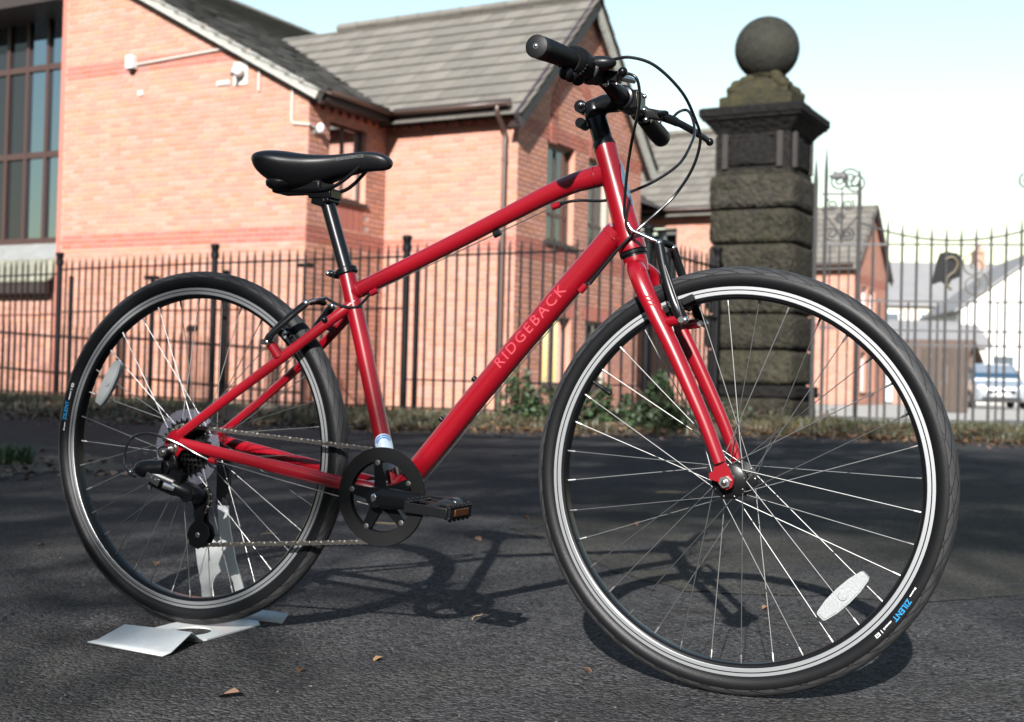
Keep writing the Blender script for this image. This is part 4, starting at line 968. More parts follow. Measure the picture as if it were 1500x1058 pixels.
M_clear = mat('clear plastic', (.85,.87,.95), .08, trans=.0)

def clear_plastic():
    m=bpy.data.materials.new('clear disc plastic'); m.use_nodes=True; n=m.node_tree.nodes; l=m.node_tree.links
    n.remove(n['Principled BSDF']); o=n['Material Output']
    t=n.new('ShaderNodeBsdfTransparent'); t.inputs[0].default_value=(.93,.94,.97,1); g=n.new('ShaderNodeBsdfGlossy'); g.inputs['Roughness'].default_value=.12
    d=n.new('ShaderNodeBsdfDiffuse'); d.inputs[0].default_value=(.5,.5,.62,1)
    a=n.new('ShaderNodeMixShader'); a.inputs[0].default_value=.05; l.new(t.outputs[0],a.inputs[1]); l.new(d.outputs[0],a.inputs[2])
    f=n.new('ShaderNodeFresnel'); f.inputs[0].default_value=1.5; mx=n.new('ShaderNodeMixShader'); l.new(f.outputs[0],mx.inputs[0]); l.new(a.outputs[0],mx.inputs[1]); l.new(g.outputs[0],mx.inputs[2])
    l.new(mx.outputs[0],o.inputs[0]); return m
M_disc = clear_plastic()

def wheel(name, c, fl_near, fl_far, rz, refl_ang, zil_ang, valve_ang, hubw):
    wh = empty(name, c, bike, rz)
    # tyre
    prof=[]
    for k in range(28):
        a=2*pi*k/28; rr=.0193*(1+.03*max(0,cos(a))); prof.append((.3295+rr*cos(a), .0193*sin(a)))
    MB().lathe(prof,160,close=True).build('tyre',M_tyre,wh,60)
    rim=[(.3165,-.0118),(.3172,-.0128),(.3165,-.0134),(.3108,-.0134),(.3104,-.0127),(.3094,-.0127),(.309,-.0134),(.3035,-.0134),(.3028,-.0128),(.2985,-.0118),(.2962,-.009),(.2955,-.004)]
    full=rim+[(r,-y) for r,y in rim[::-1]]+[(.311,.010),(.311,-.010)]
    nr=len(rim); mis=[]
    for i in range(len(full)):
        r0,y0=full[i]; r1,y1=full[(i+1)%len(full)]; ym=(y0+y1)/2; rm=(r0+r1)/2
        mis.append(1 if (abs(ym)>.0125 and rm>.303 and not (.3088<rm<.311)) else 0)
    MB().lathe(full,160,close=True,mis=mis).build('rim',[M_blk,M_track],wh,30)
    # hub: shell, flanges, axle, cones, nuts
    h=MB()
    h.lathe([(.0001,-fl_near-.004),(.026,-fl_near-.004),(.029,-fl_near-.002),(.029,-fl_near+.002),(.016,-fl_near+.005),(.0135,-.01),(.0135,.01),(.016,fl_far-.005),(.029,fl_far-.002),(.029,fl_far+.002),(.026,fl_far+.004),(.0001,fl_far+.004)],40)
    hub=h.build('hub',M_blk,wh)
    ax=MB(); ax.cyl((0,-hubw,0),(0,hubw,0),.0048,16)
    for sg in (-1,1):
        ax.lathe([(.0001,sg*(hubw-.045)),(.013,sg*(hubw-.045)),(.012,sg*(hubw-.018)),(.0001,sg*(hubw-.018))],24)
        y0,y1=sg*(hubw-.012),sg*(hubw-.004)
        ax.prism([(.0098*cos(pi/3*k+.3),.0098*sin(pi/3*k+.3)) for k in range(6)],y0,y1)
        ax.lathe([(.0001,sg*(hubw-.0145)),(.0115,sg*(hubw-.0145)),(.0115,sg*(hubw-.0118)),(.0001,sg*(hubw-.0118))],24)
        ax.sphere((0,sg*(hubw),0),(.0045,.0025,.0045),12,6)
    ax.build('axle',M_steel,wh)
    # spokes: 36, three-cross; four kinds of spoke, nine of each
    def spoke_mesh(side,dr):
        y = -fl_near if side<0 else fl_far
        a0=radians(60*dr); p0=Vector((.0255*cos(a0), y+dr*.0022*(1 if side>0 else -1), .0255*sin(a0))); p1=Vector((.2985,side*.003,0)); d=(p1-p0).normalized()
        b=MB(); b.tube([p0,p1-d*.016],.00085,6); b.tube([p1-d*.016,p1-d*.014,p1],[.0012,.0019,.0021],8)
        b.sphere(p0,.0022,8,5)
        return b.mesh('spoke',M_spoke)
    kinds=[spoke_mesh(-1,1),spoke_mesh(1,1),spoke_mesh(-1,-1),spoke_mesh(1,-1)]
    for i in range(36):
        o=link('spoke',kinds[i%4],wh); o.rotation_euler=(0,-radians(10*i+valve_ang+5),0)
    # wheel reflector clipped to the spokes on the near side
    def ring(b,a0,a1,r0,r1,y0,y1,n=10):
        poly=[]
        for k in range(n+1): a=a0+(a1-a0)*k/n; poly.append((r0*cos(a),r0*sin(a)))
        for k in range(n,-1,-1): a=a0+(a1-a0)*k/n; poly.append((r1*cos(a),r1*sin(a)))
        b.prism(poly,y0,y1)
    RA=radians(refl_ang); ca,sa=cos(RA),sin(RA); rc=.248
    L2,W2=.050,.0145
    out=[(-L2,-W2*.45),(-L2*.94,-W2*.62),(-L2*.5,-W2*.92),(0,-W2),(L2*.5,-W2*.92),(L2*.94,-W2*.62),(L2,-W2*.45),(L2,W2*.45),(L2*.94,W2*.62),(L2*.5,W2*.92),(0,W2),(-L2*.5,W2*.92),(-L2*.94,W2*.62),(-L2,W2*.45)]
    f=lambda a,b,t:(ca*(rc+b)-sa*a, t, sa*(rc+b)+ca*a)
    q=MB(); q.prism(out,-.014,-.004,f); q.prism([(a*.93,b*.84) for a,b in out],-.0155,-.014,f)
    ro=q.build('reflector',M_refl,wh,20)
    q=MB(); q.lathe([(.0001,-.0175),(.006,-.0175),(.0075,-.0155),(.0075,-.0135)],20,c=(ca*rc,0,sa*rc)); q.build('reflector_hub',M_refl,wh)
    # printed name on the side wall, repeated on the far side as on a real tyre
    def wall(r): # y of the side wall at radius r
        return -sqrt(max(1e-9,.0193**2-(r-.3295)**2))-.0004
    za=radians(zil_ang)
    def onwall(r,a): return (r*cos(a), wall(r), r*sin(a))
    V,F,Lx=text_mesh('ZILENT',.0118,1,0,1.05,.0003)
    flip = -1
    me=bpy.data.meshes.new('tyre_print'); me.from_pydata([onwall(.3268+y*1.0, za-(x-Lx/2)/.327) for x,y in V],[],F); me.materials.append(M_blue); link('tyre_print',me,wh)
    b=MB()
    def patch(a0,a1,r0,r1):
        n=max(2,int(abs(a1-a0)/.006)); vs=[]
        for k in range(n+1):
            a=a0+(a1-a0)*k/n; vs += [onwall(r0,a),onwall((r0+r1)/2,a),onwall(r1,a)]
        fs=[]
        for k in range(n): fs += [(3*k,3*k+1,3*k+4,3*k+3),(3*k+1,3*k+2,3*k+5,3*k+4)]
        b.add(vs,fs)
    hw=Lx/2/.327
    patch(za-hw-.012,za-hw-.055,.3235,.3255); patch(za-hw-.058,za-hw-.066,.3235,.3265); patch(za-hw-.078,za-hw-.082,.3228,.3282)
    patch(za-hw-.094,za-hw-.12,.3228,.3238); patch(za-hw-.094,za-hw-.12,.3272,.3282); patch(za-hw-.094,za-hw-.098,.3238,.3272); patch(za-hw-.116,za-hw-.12,.3238,.3272); patch(za-hw-.10,za-hw-.114,.3248,.3258)
    patch(za+hw+.012,za+hw+.05,.3235,.3252); patch(za+hw+.053,za+hw+.064,.3235,.3262)
    tag(b.build('tyre_print',M_white,wh,0),kind='stuff')
    # valve
    v=MB(); va=radians(valve_ang); d=Vector((cos(va),0,sin(va)))
    v.tube([d*.297,d*.276,d*.2755,d*.270,d*.269,d*.258,d*.2575],[.0032,.0032,.0042,.0042,.0048,.0048,.003],12); v.build('valve',M_plas,wh)
    return wh

L0=1.0872
rear = wheel('rear_wheel',(0,0,RW+.0043),.021,.036,0,150.5,169,5,.084)
front = wheel('front_wheel',(L0,0,RW),.034,.034,-.0169,-43.5,-34,148.5,.066)
# transparent spoke protector and cassette live on the rear wheel
ZR=RW+.0043
b=MB(); n=64; b.prism([(.0765*cos(2*pi*k/n),.0765*sin(2*pi*k/n)) for k in range(n)],-.0262,-.0247,hole=[(.03*cos(2*pi*k/n),.03*sin(2*pi*k/n)) for k in range(n)])
b.build('spoke_protector',M_disc,rear)
cas = empty('cassette',(0,0,ZR),bike)
M_sprk = mat('dark sprocket steel',(.06,.06,.063),.34,1.0)
teeth=[28,24,21,18,16,14,12]; CH=1                      # chain runs on this sprocket
for i,t in enumerate(teeth):
    rp=.0127/(2*sin(pi/t)); poly=[]; hole=[]
    for k in range(t):
        for (da,dr) in ((-.5,-.0040),(-.22,-.0034),(-.08,.0026),(.08,.0026),(.22,-.0034)):
            a=2*pi*(k+da)/t; poly.append(((rp+dr)*cos(a),(rp+dr)*sin(a)))
    hole=[(.016*cos(atan2(q,p)),.016*sin(atan2(q,p))) for p,q in poly]
    y=-.0300-.0046*i
    b=MB(); b.prism(poly,y-.0009,y+.0009,hole=hole); b.build('sprocket',M_sprk,cas,20)
b=MB(); b.lathe([(.0001,-.0635),(.014,-.0635),(.0165,-.0605),(.0165,-.03),(.0001,-.03)],30); b.build('lockring',M_blk,cas)

# ---------------------------------------------------------------- frame
BBx,BBz=.455,.2865
fr=MB()
HT0,HT1=Vector((.902,0,.727)),Vector((.846,0,.908))
def htp(t): return HT0.lerp(HT1,t)
fr.tube([htp(t) for t in (0,.04,.1,.3,.6,.9,.96,1)],[.0232,.0238,.0230,.0215,.0204,.0200,.0206,.0203],32)
# down tube (big, round), top tube (arched, tapering), seat tube
fr.tube([(.874,0,.762),(.80,0,.681),(.695,0,.5635),(.617,0,.4735),(.53,0,.371),(BBx+.012,0,BBz+.012)],[.0212,.0212,.0210,.0208,.0208,.0205],32,flat=(1.0,1.0))
tt=[(.848,.860),(.815,.8525),(.79,.8465),(.739,.8275),(.675,.799),(.608,.769),(.54,.739),(.471,.709),(.414,.685),(.352,.658)]
fr.tube(spline([(x,0,z) for x,z in tt],5),[.0192-.0042*min(1,k/22) for k in range(46)],28,flat=(.95,1.0))
fr.tube([(.3375,0,.697),(.3385,0,.693),(.372,0,.578),(BBx-.005,0,BBz+.01)],[.0164,.0167,.0160,.0160],28)
fr.cyl((BBx,-.036,BBz),(BBx,.036,BBz),.0225,32)
for s in (-1,1):
    fr.tube(spline([(.362,s*.006,.641),(.330,s*.020,.614),(.262,s*.0365,.560),(.182,s*.050,.5005),(.097,s*.061,.440),(.012,s*.0665,.380)],5),[.0090]*6+[.0088]*10+[.0084]*10,18,flat=(.85,1.12))
    fr.tube(spline([(.016,s*.0665,.364),(.118,s*.062,.3475),(.222,s*.055,.3295),(.337,s*.044,.3095),(.40,s*.036,.300),(BBx-.006,s*.022,BBz+.004)],5),[.0098]*10+[.0112]*10+[.0125]*6,18,flat=(.8,1.15))
    # dropout plate
    dp=[(-.020,.353),(-.018,.372),(-.008,.384),(.010,.392),(.022,.388),(.022,.374),(.014,.366),(.030,.370),(.034,.357),(.018,.349),(.006,.332),(-.012,.334)]
    fr.prism(dp,s*.0635,s*.0700)
    # brake bosses on the stays
    fr.cyl((.222,s*.045,.535),(.207,s*.052,.559),.0095,16)
fr.tube([(.300,-.030,.590),(.296,0,.597),(.300,.030,.590)],.0085,12)       # bridge
fr.tube([(.395,-.034,.301),(.395,.034,.301)],.008,12)
frame=fr.build('frame',M_red,bike,40)
D1=Vector((.874,0,.762)); DD0=(Vector((.874,0,.762))-Vector((.617,0,.4735))).normalized()
# welds: small raised beads where tubes meet
def ringbead(nm,c,axis,r,rb=.0022):
    ax=Vector(axis).normalized(); u=ax.orthogonal().normalized(); v=ax.cross(u); c=Vector(c)
    b=MB(); b.tube([c+(u*cos(2*pi*k/40)+v*sin(2*pi*k/40))*(r+.0006*sin(k*7)) for k in range(40)],rb,8,closed=True); return b.build(nm,M_red,frame)
for c_,a_,r_ in ((D1-DD0*.012,DD0,.0218),(Vector((.832,0,.8565)),Vector((1,0,.2)),.0194),(Vector((.368,0,.665)),Vector((.9,0,.39)),.0156),(Vector((.4935,0,.328)),DD0,.0213)):
    ringbead('weld_bead',c_,a_,r_-.0010,.0014)
# cable stops, bottle bosses, seat-stay rack bolt
def stop(p,d,nm='cable_stop'):
    p=Vector(p); d=Vector(d).normalized(); b=MB(); b.tube([p-d*.008,p+d*.008],[.0058,.0058],14); b.build(nm,M_red,frame)
    b=MB(); b.tube([p+d*.008,p+d*.0125],[.0042,.0036],12); b.build('cable_ferrule',M_blk,frame)
stop((.762,-.006,.808),(.9,0,.30)); stop((.402,-.006,.660),(-.9,0,-.42))
stop((.820,-.017,.663),(.68,0,.74)); stop((.0875,-.060,.3335),(-.96,0,.16))
for x,z in ((.617,.5035),(.553,.4295)):
    d=Vector((-.77,0,.64)); c=Vector((x-.005,0,z-.003)); b=MB(); b.tube([c,c+d*.006,c+d*.0075],[.0052,.0052,.0035],14); b.build('bottle_bolt',M_blk,frame)
for s in (-1,1):
    b=MB(); b.sphere((.313,s*.0345,.606),.0058,14,8); b.build('rack_bolt',M_blk,frame)
b=MB(); b.tube([(.655,-.004,.765),(.643,-.004,.7595)],.006,10); b.build('cable_clip',M_plas,frame)
# name along the down tube, wrapped on the tube, tone on tone
M_let=mat('pale red lettering',(.46,.045,.065),.5,spec=.25)
D0=Vector((.617,0,.4735)); D1=Vector((.874,0,.762)); DD=(D1-D0).normalized(); DU=Vector((-DD.z,0,DD.x)); DL=(D1-D0).length
s0=.072
def ondt(R,s,ang):  # s along tube, ang round from near side towards the top
    c=D0+DD*s; return c+Vector((0,-1,0))*(R*cos(ang))+DU*(R*sin(ang))
lettering('lettering','RIDGEBACK',.0285,lambda t,x,y: ondt(.0219,s0+x,.14+y/.0212),M_let,frame,2,1.26)
# round maker's badge sticker low on the seat tube
M_stk=mat('pale blue sticker',(.62,.74,.86),.35,coat=.6); M_stb=mat('blue sticker print',(.05,.24,.62),.35,coat=.6)
S0=Vector((.3385,0,.693)); S1=Vector((BBx-.005,0,BBz+.01)); SD=(S1-S0).normalized(); SU=Vector((-SD.z,0,SD.x))*-1
def onst(R,s,ang): return S0+SD*s+Vector((0,-1,0))*(R*cos(ang))+Vector((-SD.z,0,SD.x))*(R*sin(ang))
def decal(nm,fn,R,s_c,a_c,rad,m,inner=0,half=None,n=26):
    b=MB(); vs=[];fs=[]
    rings=[inner+(rad-inner)*k/4 for k in range(5)]
    a0,a1=(0,2*pi) if half is None else half
    for r in rings:
        for k in range(n+1):
            t=a0+(a1-a0)*k/n; vs.append(fn(R,s_c+r*cos(t),a_c+r*sin(t)/R))
    for i in range(4):
        for k in range(n): fs.append((i*(n+1)+k,i*(n+1)+k+1,(i+1)*(n+1)+k+1,(i+1)*(n+1)+k))
    b.add(vs,fs); return b.build(nm,m,frame,0)
decal('sticker',onst,.0168,.330,.55,.021,M_stk); 
for r0,r1 in ((.0165,.019),(.0125,.015)): decal('sticker_print',onst,.0171,.330,.55,r1,M_stb,r0,(pi*.62,pi*1.38))
decal('sticker',onst,.0168,.356,.55,.021,M_white)
# head badge (blue-grey shield in front)
HD=(HT1-HT0).normalized(); HU=Vector((HD.z,0,-HD.x))
M_badge=mat('blue grey badge',(.22,.32,.42),.3,.5)
b=MB(); vs=[];fs=[]
for i in range(9):
    s=.075+.075*i/8; wdt=.62*sin(pi*min(.98,max(.06,(i+.5)/9)))**.6
    for k in range(7):
        a=-wdt+2*wdt*k/6; p=HT0+HD*s; vs.append(p+HU*(.0222*cos(a))+Vector((0,1,0))*(.0222*sin(a)))
for i in range(8):
    for k in range(6): fs.append((i*7+k,i*7+k+1,i*7+k+8,i*7+k+7))
b.add(vs,fs); b.build('head_badge',M_badge,frame,60)

# ---------------------------------------------------------------- headset, fork
b=MB()
b.tube([HT1,HT1+HD*.004,HT1+HD*.010],[.0206,.0200,.0178],28); b.build('headset_cap',M_blk,bike)
b=MB()
b.tube([HT0-HD*.002,HT0-HD*.0075,HT0-HD*.008,HT0-HD*.012],[.0238,.0234,.0206,.0206],28)
b.build('headset',M_blk,bike)
fk=MB()
FC=HT0-HD*.013
fk.tube([FC+HD*.001,FC-HD*.010,FC-HD*.026],[.0205,.0203,.0175],24)
FX=L0; FZ=RW
for s in (-1,1):
    pts=spline([FC-HD*.014+Vector((0,s*.012,0)),(.9235,s*.037,.6885),(.938,s*.0475,.662),(.962,s*.0505,.617),(.992,s*.052,.562),(1.027,s*.0535,.491),(1.052,s*.0545,.438),(1.0765,s*.0555,.379)],4)
    n=len(pts); fk.tube(pts,[.0152 if k<5 else .0152-.0052*((k-5)/(n-6))**1.1 for k in range(n)],22,flat=(.86,1.06),up=(1,0,0))
    fk.prism([(1.066,.392),(1.081,.386),(1.092,.370),(1.0995,.352),(1.0965,.341),(1.0885,.3365),(1.079,.339),(1.0735,.349),(1.0600,.3515),(1.0585,.361),(1.0675,.367)],s*.0505,s*.0560)
    fk.cyl((.968,s*.047,.602),(1.006,s*.055,.608),.0085,16)
fork=fk.build('fork',M_red,bike,40)
# emblem on the fork's near leg: two small chevrons
Fd=Vector((.030,-.002,-.060)).normalized(); Fn=Vector((-Fd.z,0,Fd.x))
b=MB()
for o in (0,.0075,.015):
    c=Vector((.948,-.0485,.645))+Fd*o
    for sg in (-1,1):
        p0=c+Vector((0,-.0172,0)); vs=[]
        for (u,v) in ((0,0),(0,-.0035),(sg*.010,.0035),(sg*.010,.0070)):
            ww=u*.8; vs.append(c+Fn*ww+Fd*v+Vector((0,-1,0))*sqrt(max(0,.0146**2-ww**2)))
        b.add(vs,[(0,1,2,3)])
b.build('emblem',mat('faint red emblem',(.30,.012,.022),.6,spec=.15),fork,0)

# ---------------------------------------------------------------- seat post, clamp, saddle
b=MB(); SPd=(Vector((.3375,0,.697))-Vector((.288,0,.838))).normalized()
b.tube([(.339,0,.692),(.2915,0,.826)],.0138,24); b.build('seatpost',mat('satin black post',(.02,.021,.024),.3,.6),bike)
b=MB(); c=Vector((.3370,0,.699)); b.tube([c+SPd*.007,c+SPd*.005,c-SPd*.004,c-SPd*.006],[.0185,.0205,.0205,.0185],28)
b.box((.3105,0,.693),(.016,.020,.012),Matrix.Rotation(.33,3,'Y')); b.build('seat_clamp',M_blk,bike)
b=MB(); b.cyl((.3065,-.016,.694),(.3065,.013,.694),.0042,12); b.sphere((.3065,-.0165,.694),.0052,12,6); b.build('clamp_bolt',M_alu,bike)
b=MB(); b.box((.284,0,.846),(.050,.040,.020),Matrix.Rotation(.05,3,'Y')); b.box((.279,0,.832),(.03,.034,.018),Matrix.Rotation(.3,3,'Y'))
b.cyl((.262,-.021,.846),(.262,.021,.846),.006,12); b.cyl((.30,-.020,.832),(.30,.020,.832),.006,12); b.build('seatpost_clamp',M_blk,bike,bevel=.003)
sx=[.148,.151,.157,.169,.189,.214,.242,.270,.302,.335,.365,.392,.412,.424,.4285]
hw=[.020,.046,.064,.078,.084,.080,.067,.050,.036,.0275,.0235,.0215,.0185,.0125,.004]
tz=[.909,.917,.923,.928,.9295,.928,.923,.9195,.918,.9195,.922,.9215,.916,.908,.900]
dz=[.008,.024,.040,.054,.066,.074,.072,.061,.048,.041,.038,.036,.031,.020,.006]
b=MB(); vs=[]; N=24
for x,h,t,d in zip(sx,hw,tz,dz):
    for k in range(N):
        a=2*pi*k/N; cy=cos(a); cz=sin(a)
        yy=h*math.copysign(abs(cy)**.72,cy)
        zz= t-d*.36+ (d*.36*abs(cz)**.8 if cz>0 else -d*.64*abs(cz)**.75)
        if cz>0: zz -= .003*max(0,1-abs(yy)/max(h*.35,.001))*(1 if .165<x<.3 else 0)
        if cz<0: yy*=1-.25*abs(cz)
        vs.append((x,yy,zz))
fs=[]
for i in range(len(sx)-1):
    for k in range(N): fs.append((i*N+k,i*N+(k+1)%N,(i+1)*N+(k+1)%N,(i+1)*N+k))
fs += [tuple(range(N)),tuple((len(sx)-1)*N+k for k in range(N-1,-1,-1))]
b.add(vs,fs); saddle=b.build('saddle',mat('saddle vinyl',(.0065,.007,.0085),.40,spec=.3,bump=(500,.25,.0006)),bike,180)
ss=saddle.modifiers.new('sub','SUBSURF'); ss.levels=1; ss.render_levels=2
b=MB()
for s in (-1,1): b.sphere((.205,s*.034,.866),(.030,.024,.015),14,8)
b.box((.235,0,.860),(.11,.055,.022)); b.build('saddle_spring_base',M_plas,saddle,bevel=.005)
for s in (-1,1):
    b=MB(); b.tube(spline([(.172,s*.030,.880),(.20,s*.026,.862),(.235,s*.022,.852),(.30,s*.022,.852),(.335,s*.020,.866),(.372,s*.014,.896)],5),.0036,12); b.build('saddle_rail',M_blk,saddle)
def onsad(t,x,y):
    X=.327+x; 
    i=0
    while i<len(sx)-2 and sx[i+1]<X: i+=1
    f=(X-sx[i])/(sx[i+1]-sx[i]); h=hw[i]+(hw[i+1]-hw[i])*f
    T=tz[i]+(tz[i+1]-tz[i])*f; d=dz[i]+(dz[i+1]-dz[i])*f
    z=T-d*.36+y+.002; rel=(z-(T-d*.36))/(d*.36)
    cz=min(.98,max(.02,abs(rel))**1.25); cy=sqrt(1-cz*cz)
    return (X,-h*cy**.72-.0016,z)
lettering('lettering','RIDGEBACK',.0092,onsad,mat('grey print',(.14,.145,.15),.6,spec=.2),saddle,1,1.15)

# ---------------------------------------------------------------- stem, bars, controls
st=MB()
st.tube([HT1+HD*.008,HT1+HD*.012,HT1+HD*.052,HT1+HD*.054],[.0180,.0172,.0170,.0160],28)
TOP=HT1+HD*.070                                  # pivot head of the stem
st.tube([HT1+HD*.052,HT1+HD*.056,HT1+HD*.075,HT1+HD*.082],[.0178,.0190,.0190,.015],28)
BC=Vector((.884,0,.9855))
st.tube([TOP-Vector((.004,0,.004)),TOP.lerp(BC,.35)+Vector((0,0,.003)),TOP.lerp(BC,.75),BC],[.0185,.0165,.0165,.0185],24)
st.tube([BC+Vector((0,-.026,0)),BC+Vector((0,-.024,0)),BC+Vector((0,.024,0)),BC+Vector((0,.026,0))],[.019,.0215,.0215,.019],28)
st.box(BC+Vector((.020,0,-.004)),(.014,.046,.032))
stem=st.build('stem',M_blk,bike,40,bevel=.0015)
b=MB()
for s in (-1,1):
    for dz_ in (-.012,.011): b.sphere(BC+Vector((.027,s*.016,dz_-.003)),.0042,12,6)
b.cyl(TOP+Vector((-.017,-.012,.004)),TOP+Vector((-.017,-.019,.004)),.0046,12)
b.sphere(TOP+Vector((-.017,-.019,.004)),.0046,12,6); b.build('stem_bolt',M_alu,stem)
b=MB(); b.tube([TOP+Vector((-.020,-.016,.002)),TOP+Vector((-.020,.016,.002))],[.011,.011],18); b.tube([TOP+Vector((-.020,-.014,-.026)),TOP+Vector((-.020,.014,-.026))],[.009,.009],16); b.build('stem_clamp',M_blk,stem)
barpts=[(.8455,-.302,1.005),(.853,-.23,1.0095),(.8625,-.16,1.009),(.873,-.09,1.001),(.882,-.045,.989),BC-Vector((0,.02,0)),BC+Vector((0,.02,0)),(.882,.045,.985),(.8745,.09,.986),(.866,.16,.986),(.8575,.23,.983),(.8505,.302,.979)]
path=spline(barpts,5)
b=MB(); b.tube(path,[.0112+.0047*math.exp(-(p.y/.06)**4) for p in path],20); bar=b.build('handlebar',M_blk,bike)
def barat(y):
    for i in range(len(path)-1):
        if path[i].y<=y<=path[i+1].y:
            t=(y-path[i].y)/(path[i+1].y-path[i].y); return path[i].lerp(path[i+1],t),(path[i+1]-path[i]).normalized()
    return path[-1],(path[-1]-path[-2]).normalized()
M_grip=mat('grip rubber',(.006,.0064,.0074),.5,spec=.18,bump=(700,.2,.0006))
for s in (-1,1):
    pts=[];rs=[]
    n=60
    for k in range(n+1):
        y=s*(.3035-(.3035-(.196 if s<0 else .150))*k/n); c,_=barat(max(-.3015,min(.3015,y))); c=Vector((c.x,y,c.z)); t=k/n
        pts.append(c); base=.0172-.0022*t
        rib=.0011*(1 if (k%4)<2 else 0) if .14<t<.97 else .0006
        rs.append(base+rib)
    pts=[pts[0]+Vector((0,s*.002,0))]+pts; rs=[.0135]+rs
    g=MB(); g.tube(pts,rs,28); grip=g.build('grip',M_grip,bike,50)
    e=pts[0]+Vector((0,s*.0008,0)); q=MB(); q.lathe([(.0001,-s*.0),(.0042,0),(.0046,-s*.004)],18,c=e); q.sphere(e+Vector((0,s*.0004,0)),(.003,.0015,.003),12,6); q.build('bar_plug',M_alu,grip)
    if s<0:
        # lower palm rest bulge of the ergonomic grip + twist shifter barrel with ribs
        sh=MB(); pp=[];rr=[]; m=44
        for k in range(m+1):
            y=s*(.196-.045*k/m); c,_=barat(y); pp.append(c); t=k/m
            rr.append(.0208+.0032*sin(pi*min(1,t*1.15))+(.0009 if (k%4)<2 and .1<t<.75 else 0))
        sh.tube(pp,rr,30)
        shifter=sh.build('twist_shifter',M_plas,bike,40)
        q=MB(); c,_=barat(s*.137)
        q.tube([c+Vector((0,s*.014,0)),c+Vector((0,s*.012,0)),c+Vector((0,-s*.012,0)),c+Vector((0,-s*.014,0))],[.019,.0225,.0225,.018],30)
        q.sphere(c+Vector((.016,0,.008)),(.032,.017,.0125),20,10)
        q.build('shifter_housing',mat('dark grey plastic',(.010,.0105,.012),.36,spec=.22),shifter)
        if s<0:
            q=MB()
            for k in range(14):
                a=radians(-190+k*13); cc,_=barat(-.178); q.box(cc+Vector((.0248*cos(a),0,.0248*sin(a))),(.0030,.022,.0030),Matrix.Rotation(-a,3,'Y'))
            q.build('grip_rib',M_plas,shifter)
            q=MB()
            for y in (-.205,-.188,-.166):
                cc,_=barat(y); q.sphere(cc+Vector((-.002,0,-.0225)),(.012,.0095,.012),12,8)
            q.build('thumb_rest',M_plas,shifter)
    # brake lever: clamp, body, blade
    lv=MB(); c,_=barat(s*.112)
    lv.tube([c+Vector((0,s*.008,0)),c-Vector((0,s*.008,0))],.0165,24)
    lv.box(c+Vector((.026,-s*.002,-.004)),(.036,.017,.017),Matrix.Rotation(.25,3,'Y'))
    lever=lv.build('brake_lever',M_blk,bike,40,bevel=.002)
    bl=MB(); a=c+Vector((.040,0,-.008))
    bl.tube(spline([a,a+Vector((.014,s*.030,-.003)),a+Vector((.030,s*.065,-.010)),a+Vector((.044,s*.100,-.018)),a+Vector((.052,s*.128,-.024))],6),[.0075]*8+[.0062]*10+[.0052]*7,14,flat=(.62,1.15))
    e=a+Vector((.0525,s*.130,-.0245)); bl.sphere(e,.0075,14,8); bl.build('lever_blade',M_blk,lever)
    q=MB(); q.cyl(a+Vector((-.004,-s*.001,-.011)),a+Vector((-.004,-s*.001,.011)),.0045,12)
    q.sphere(c+Vector((.014,-s*.010,-.014)),.005,12,6); q.build('lever_pivot',M_alu,lever)
    q=MB(); q.tube([a+Vector((.0,-s*.010,.002)),a+Vector((.012,-s*.022,.001)),a+Vector((.018,-s*.028,-.001))],[.0055,.0050,.0040],14); q.build('barrel_adjuster',M_alu if s<0 else M_blk,lever)

# cables
M_cab=mat('black cable housing',(.006,.0065,.0075),.22,spec=.6); M_wire=mat('bare cable',(.70,.68,.64),.28,1.0)
def cable(pts,r=.0026,m=M_cab,nm='cable'):
    b=MB(); b.tube(spline(pts,8),r,10); return b.build(nm,m,bike)
cable([(.902,-.137,1.019),(.935,-.135,1.022),(.973,-.12,1.009),(1.007,-.085,.973),(1.019,-.045,.936),(1.019,-.012,.908),(1.004,.0,.865),(.975,.004,.823),(.947,-.010,.790),(.925,-.024,.766),(.905,-.030,.746),(.888,-.0315,.728),(.862,-.028,.700),(.834,-.021,.670)])
cable([(.921,.140,.978),(.930,.15,.992),(.944,.153,.996),(.958,.14,.982),(.970,.12,.953),(.974,.09,.923),(.962,.06,.883),(.926,.040,.852),(.885,.034,.834),(.845,.020,.818),(.80,-.004,.816),(.770,-.006,.811)])
cable([(.927,-.133,.998),(.945,-.132,.990),(.950,-.126,.968),(.945,-.115,.940),(.930,-.095,.905),(.914,-.070,.860),(.904,-.053,.810),(.902,-.046,.782),(.909,-.044,.765)])
cable([(.754,-.006,.805),(.41,-.006,.664)],.0009,M_wire,'bare_cable')
cable([(.815,-.021,.651),(.70,-.0215,.520),(.60,-.0215,.403),(.50,-.020,.288),(.462,-.014,.258)],.0009,M_wire,'bare_cable')
cable([(.097,-.060,.333),(.25,-.049,.302),(.44,-.02,.262)],.0010,M_wire,'bare_cable')
cable([(.395,-.007,.657),(.370,-.012,.632),(.345,-.024,.632),(.325,-.030,.640),(.305,-.02,.648),(.292,-.004,.646)])
cable([(.080,-.061,.3345),(.052,-.068,.347),(.022,-.080,.364),(-.012,-.090,.376),(-.048,-.092,.3815),(-.080,-.092,.372),(-.097,-.092,.348),(-.097,-.094,.322),(-.083,-.096,.304),(-.066,-.098,.297)])

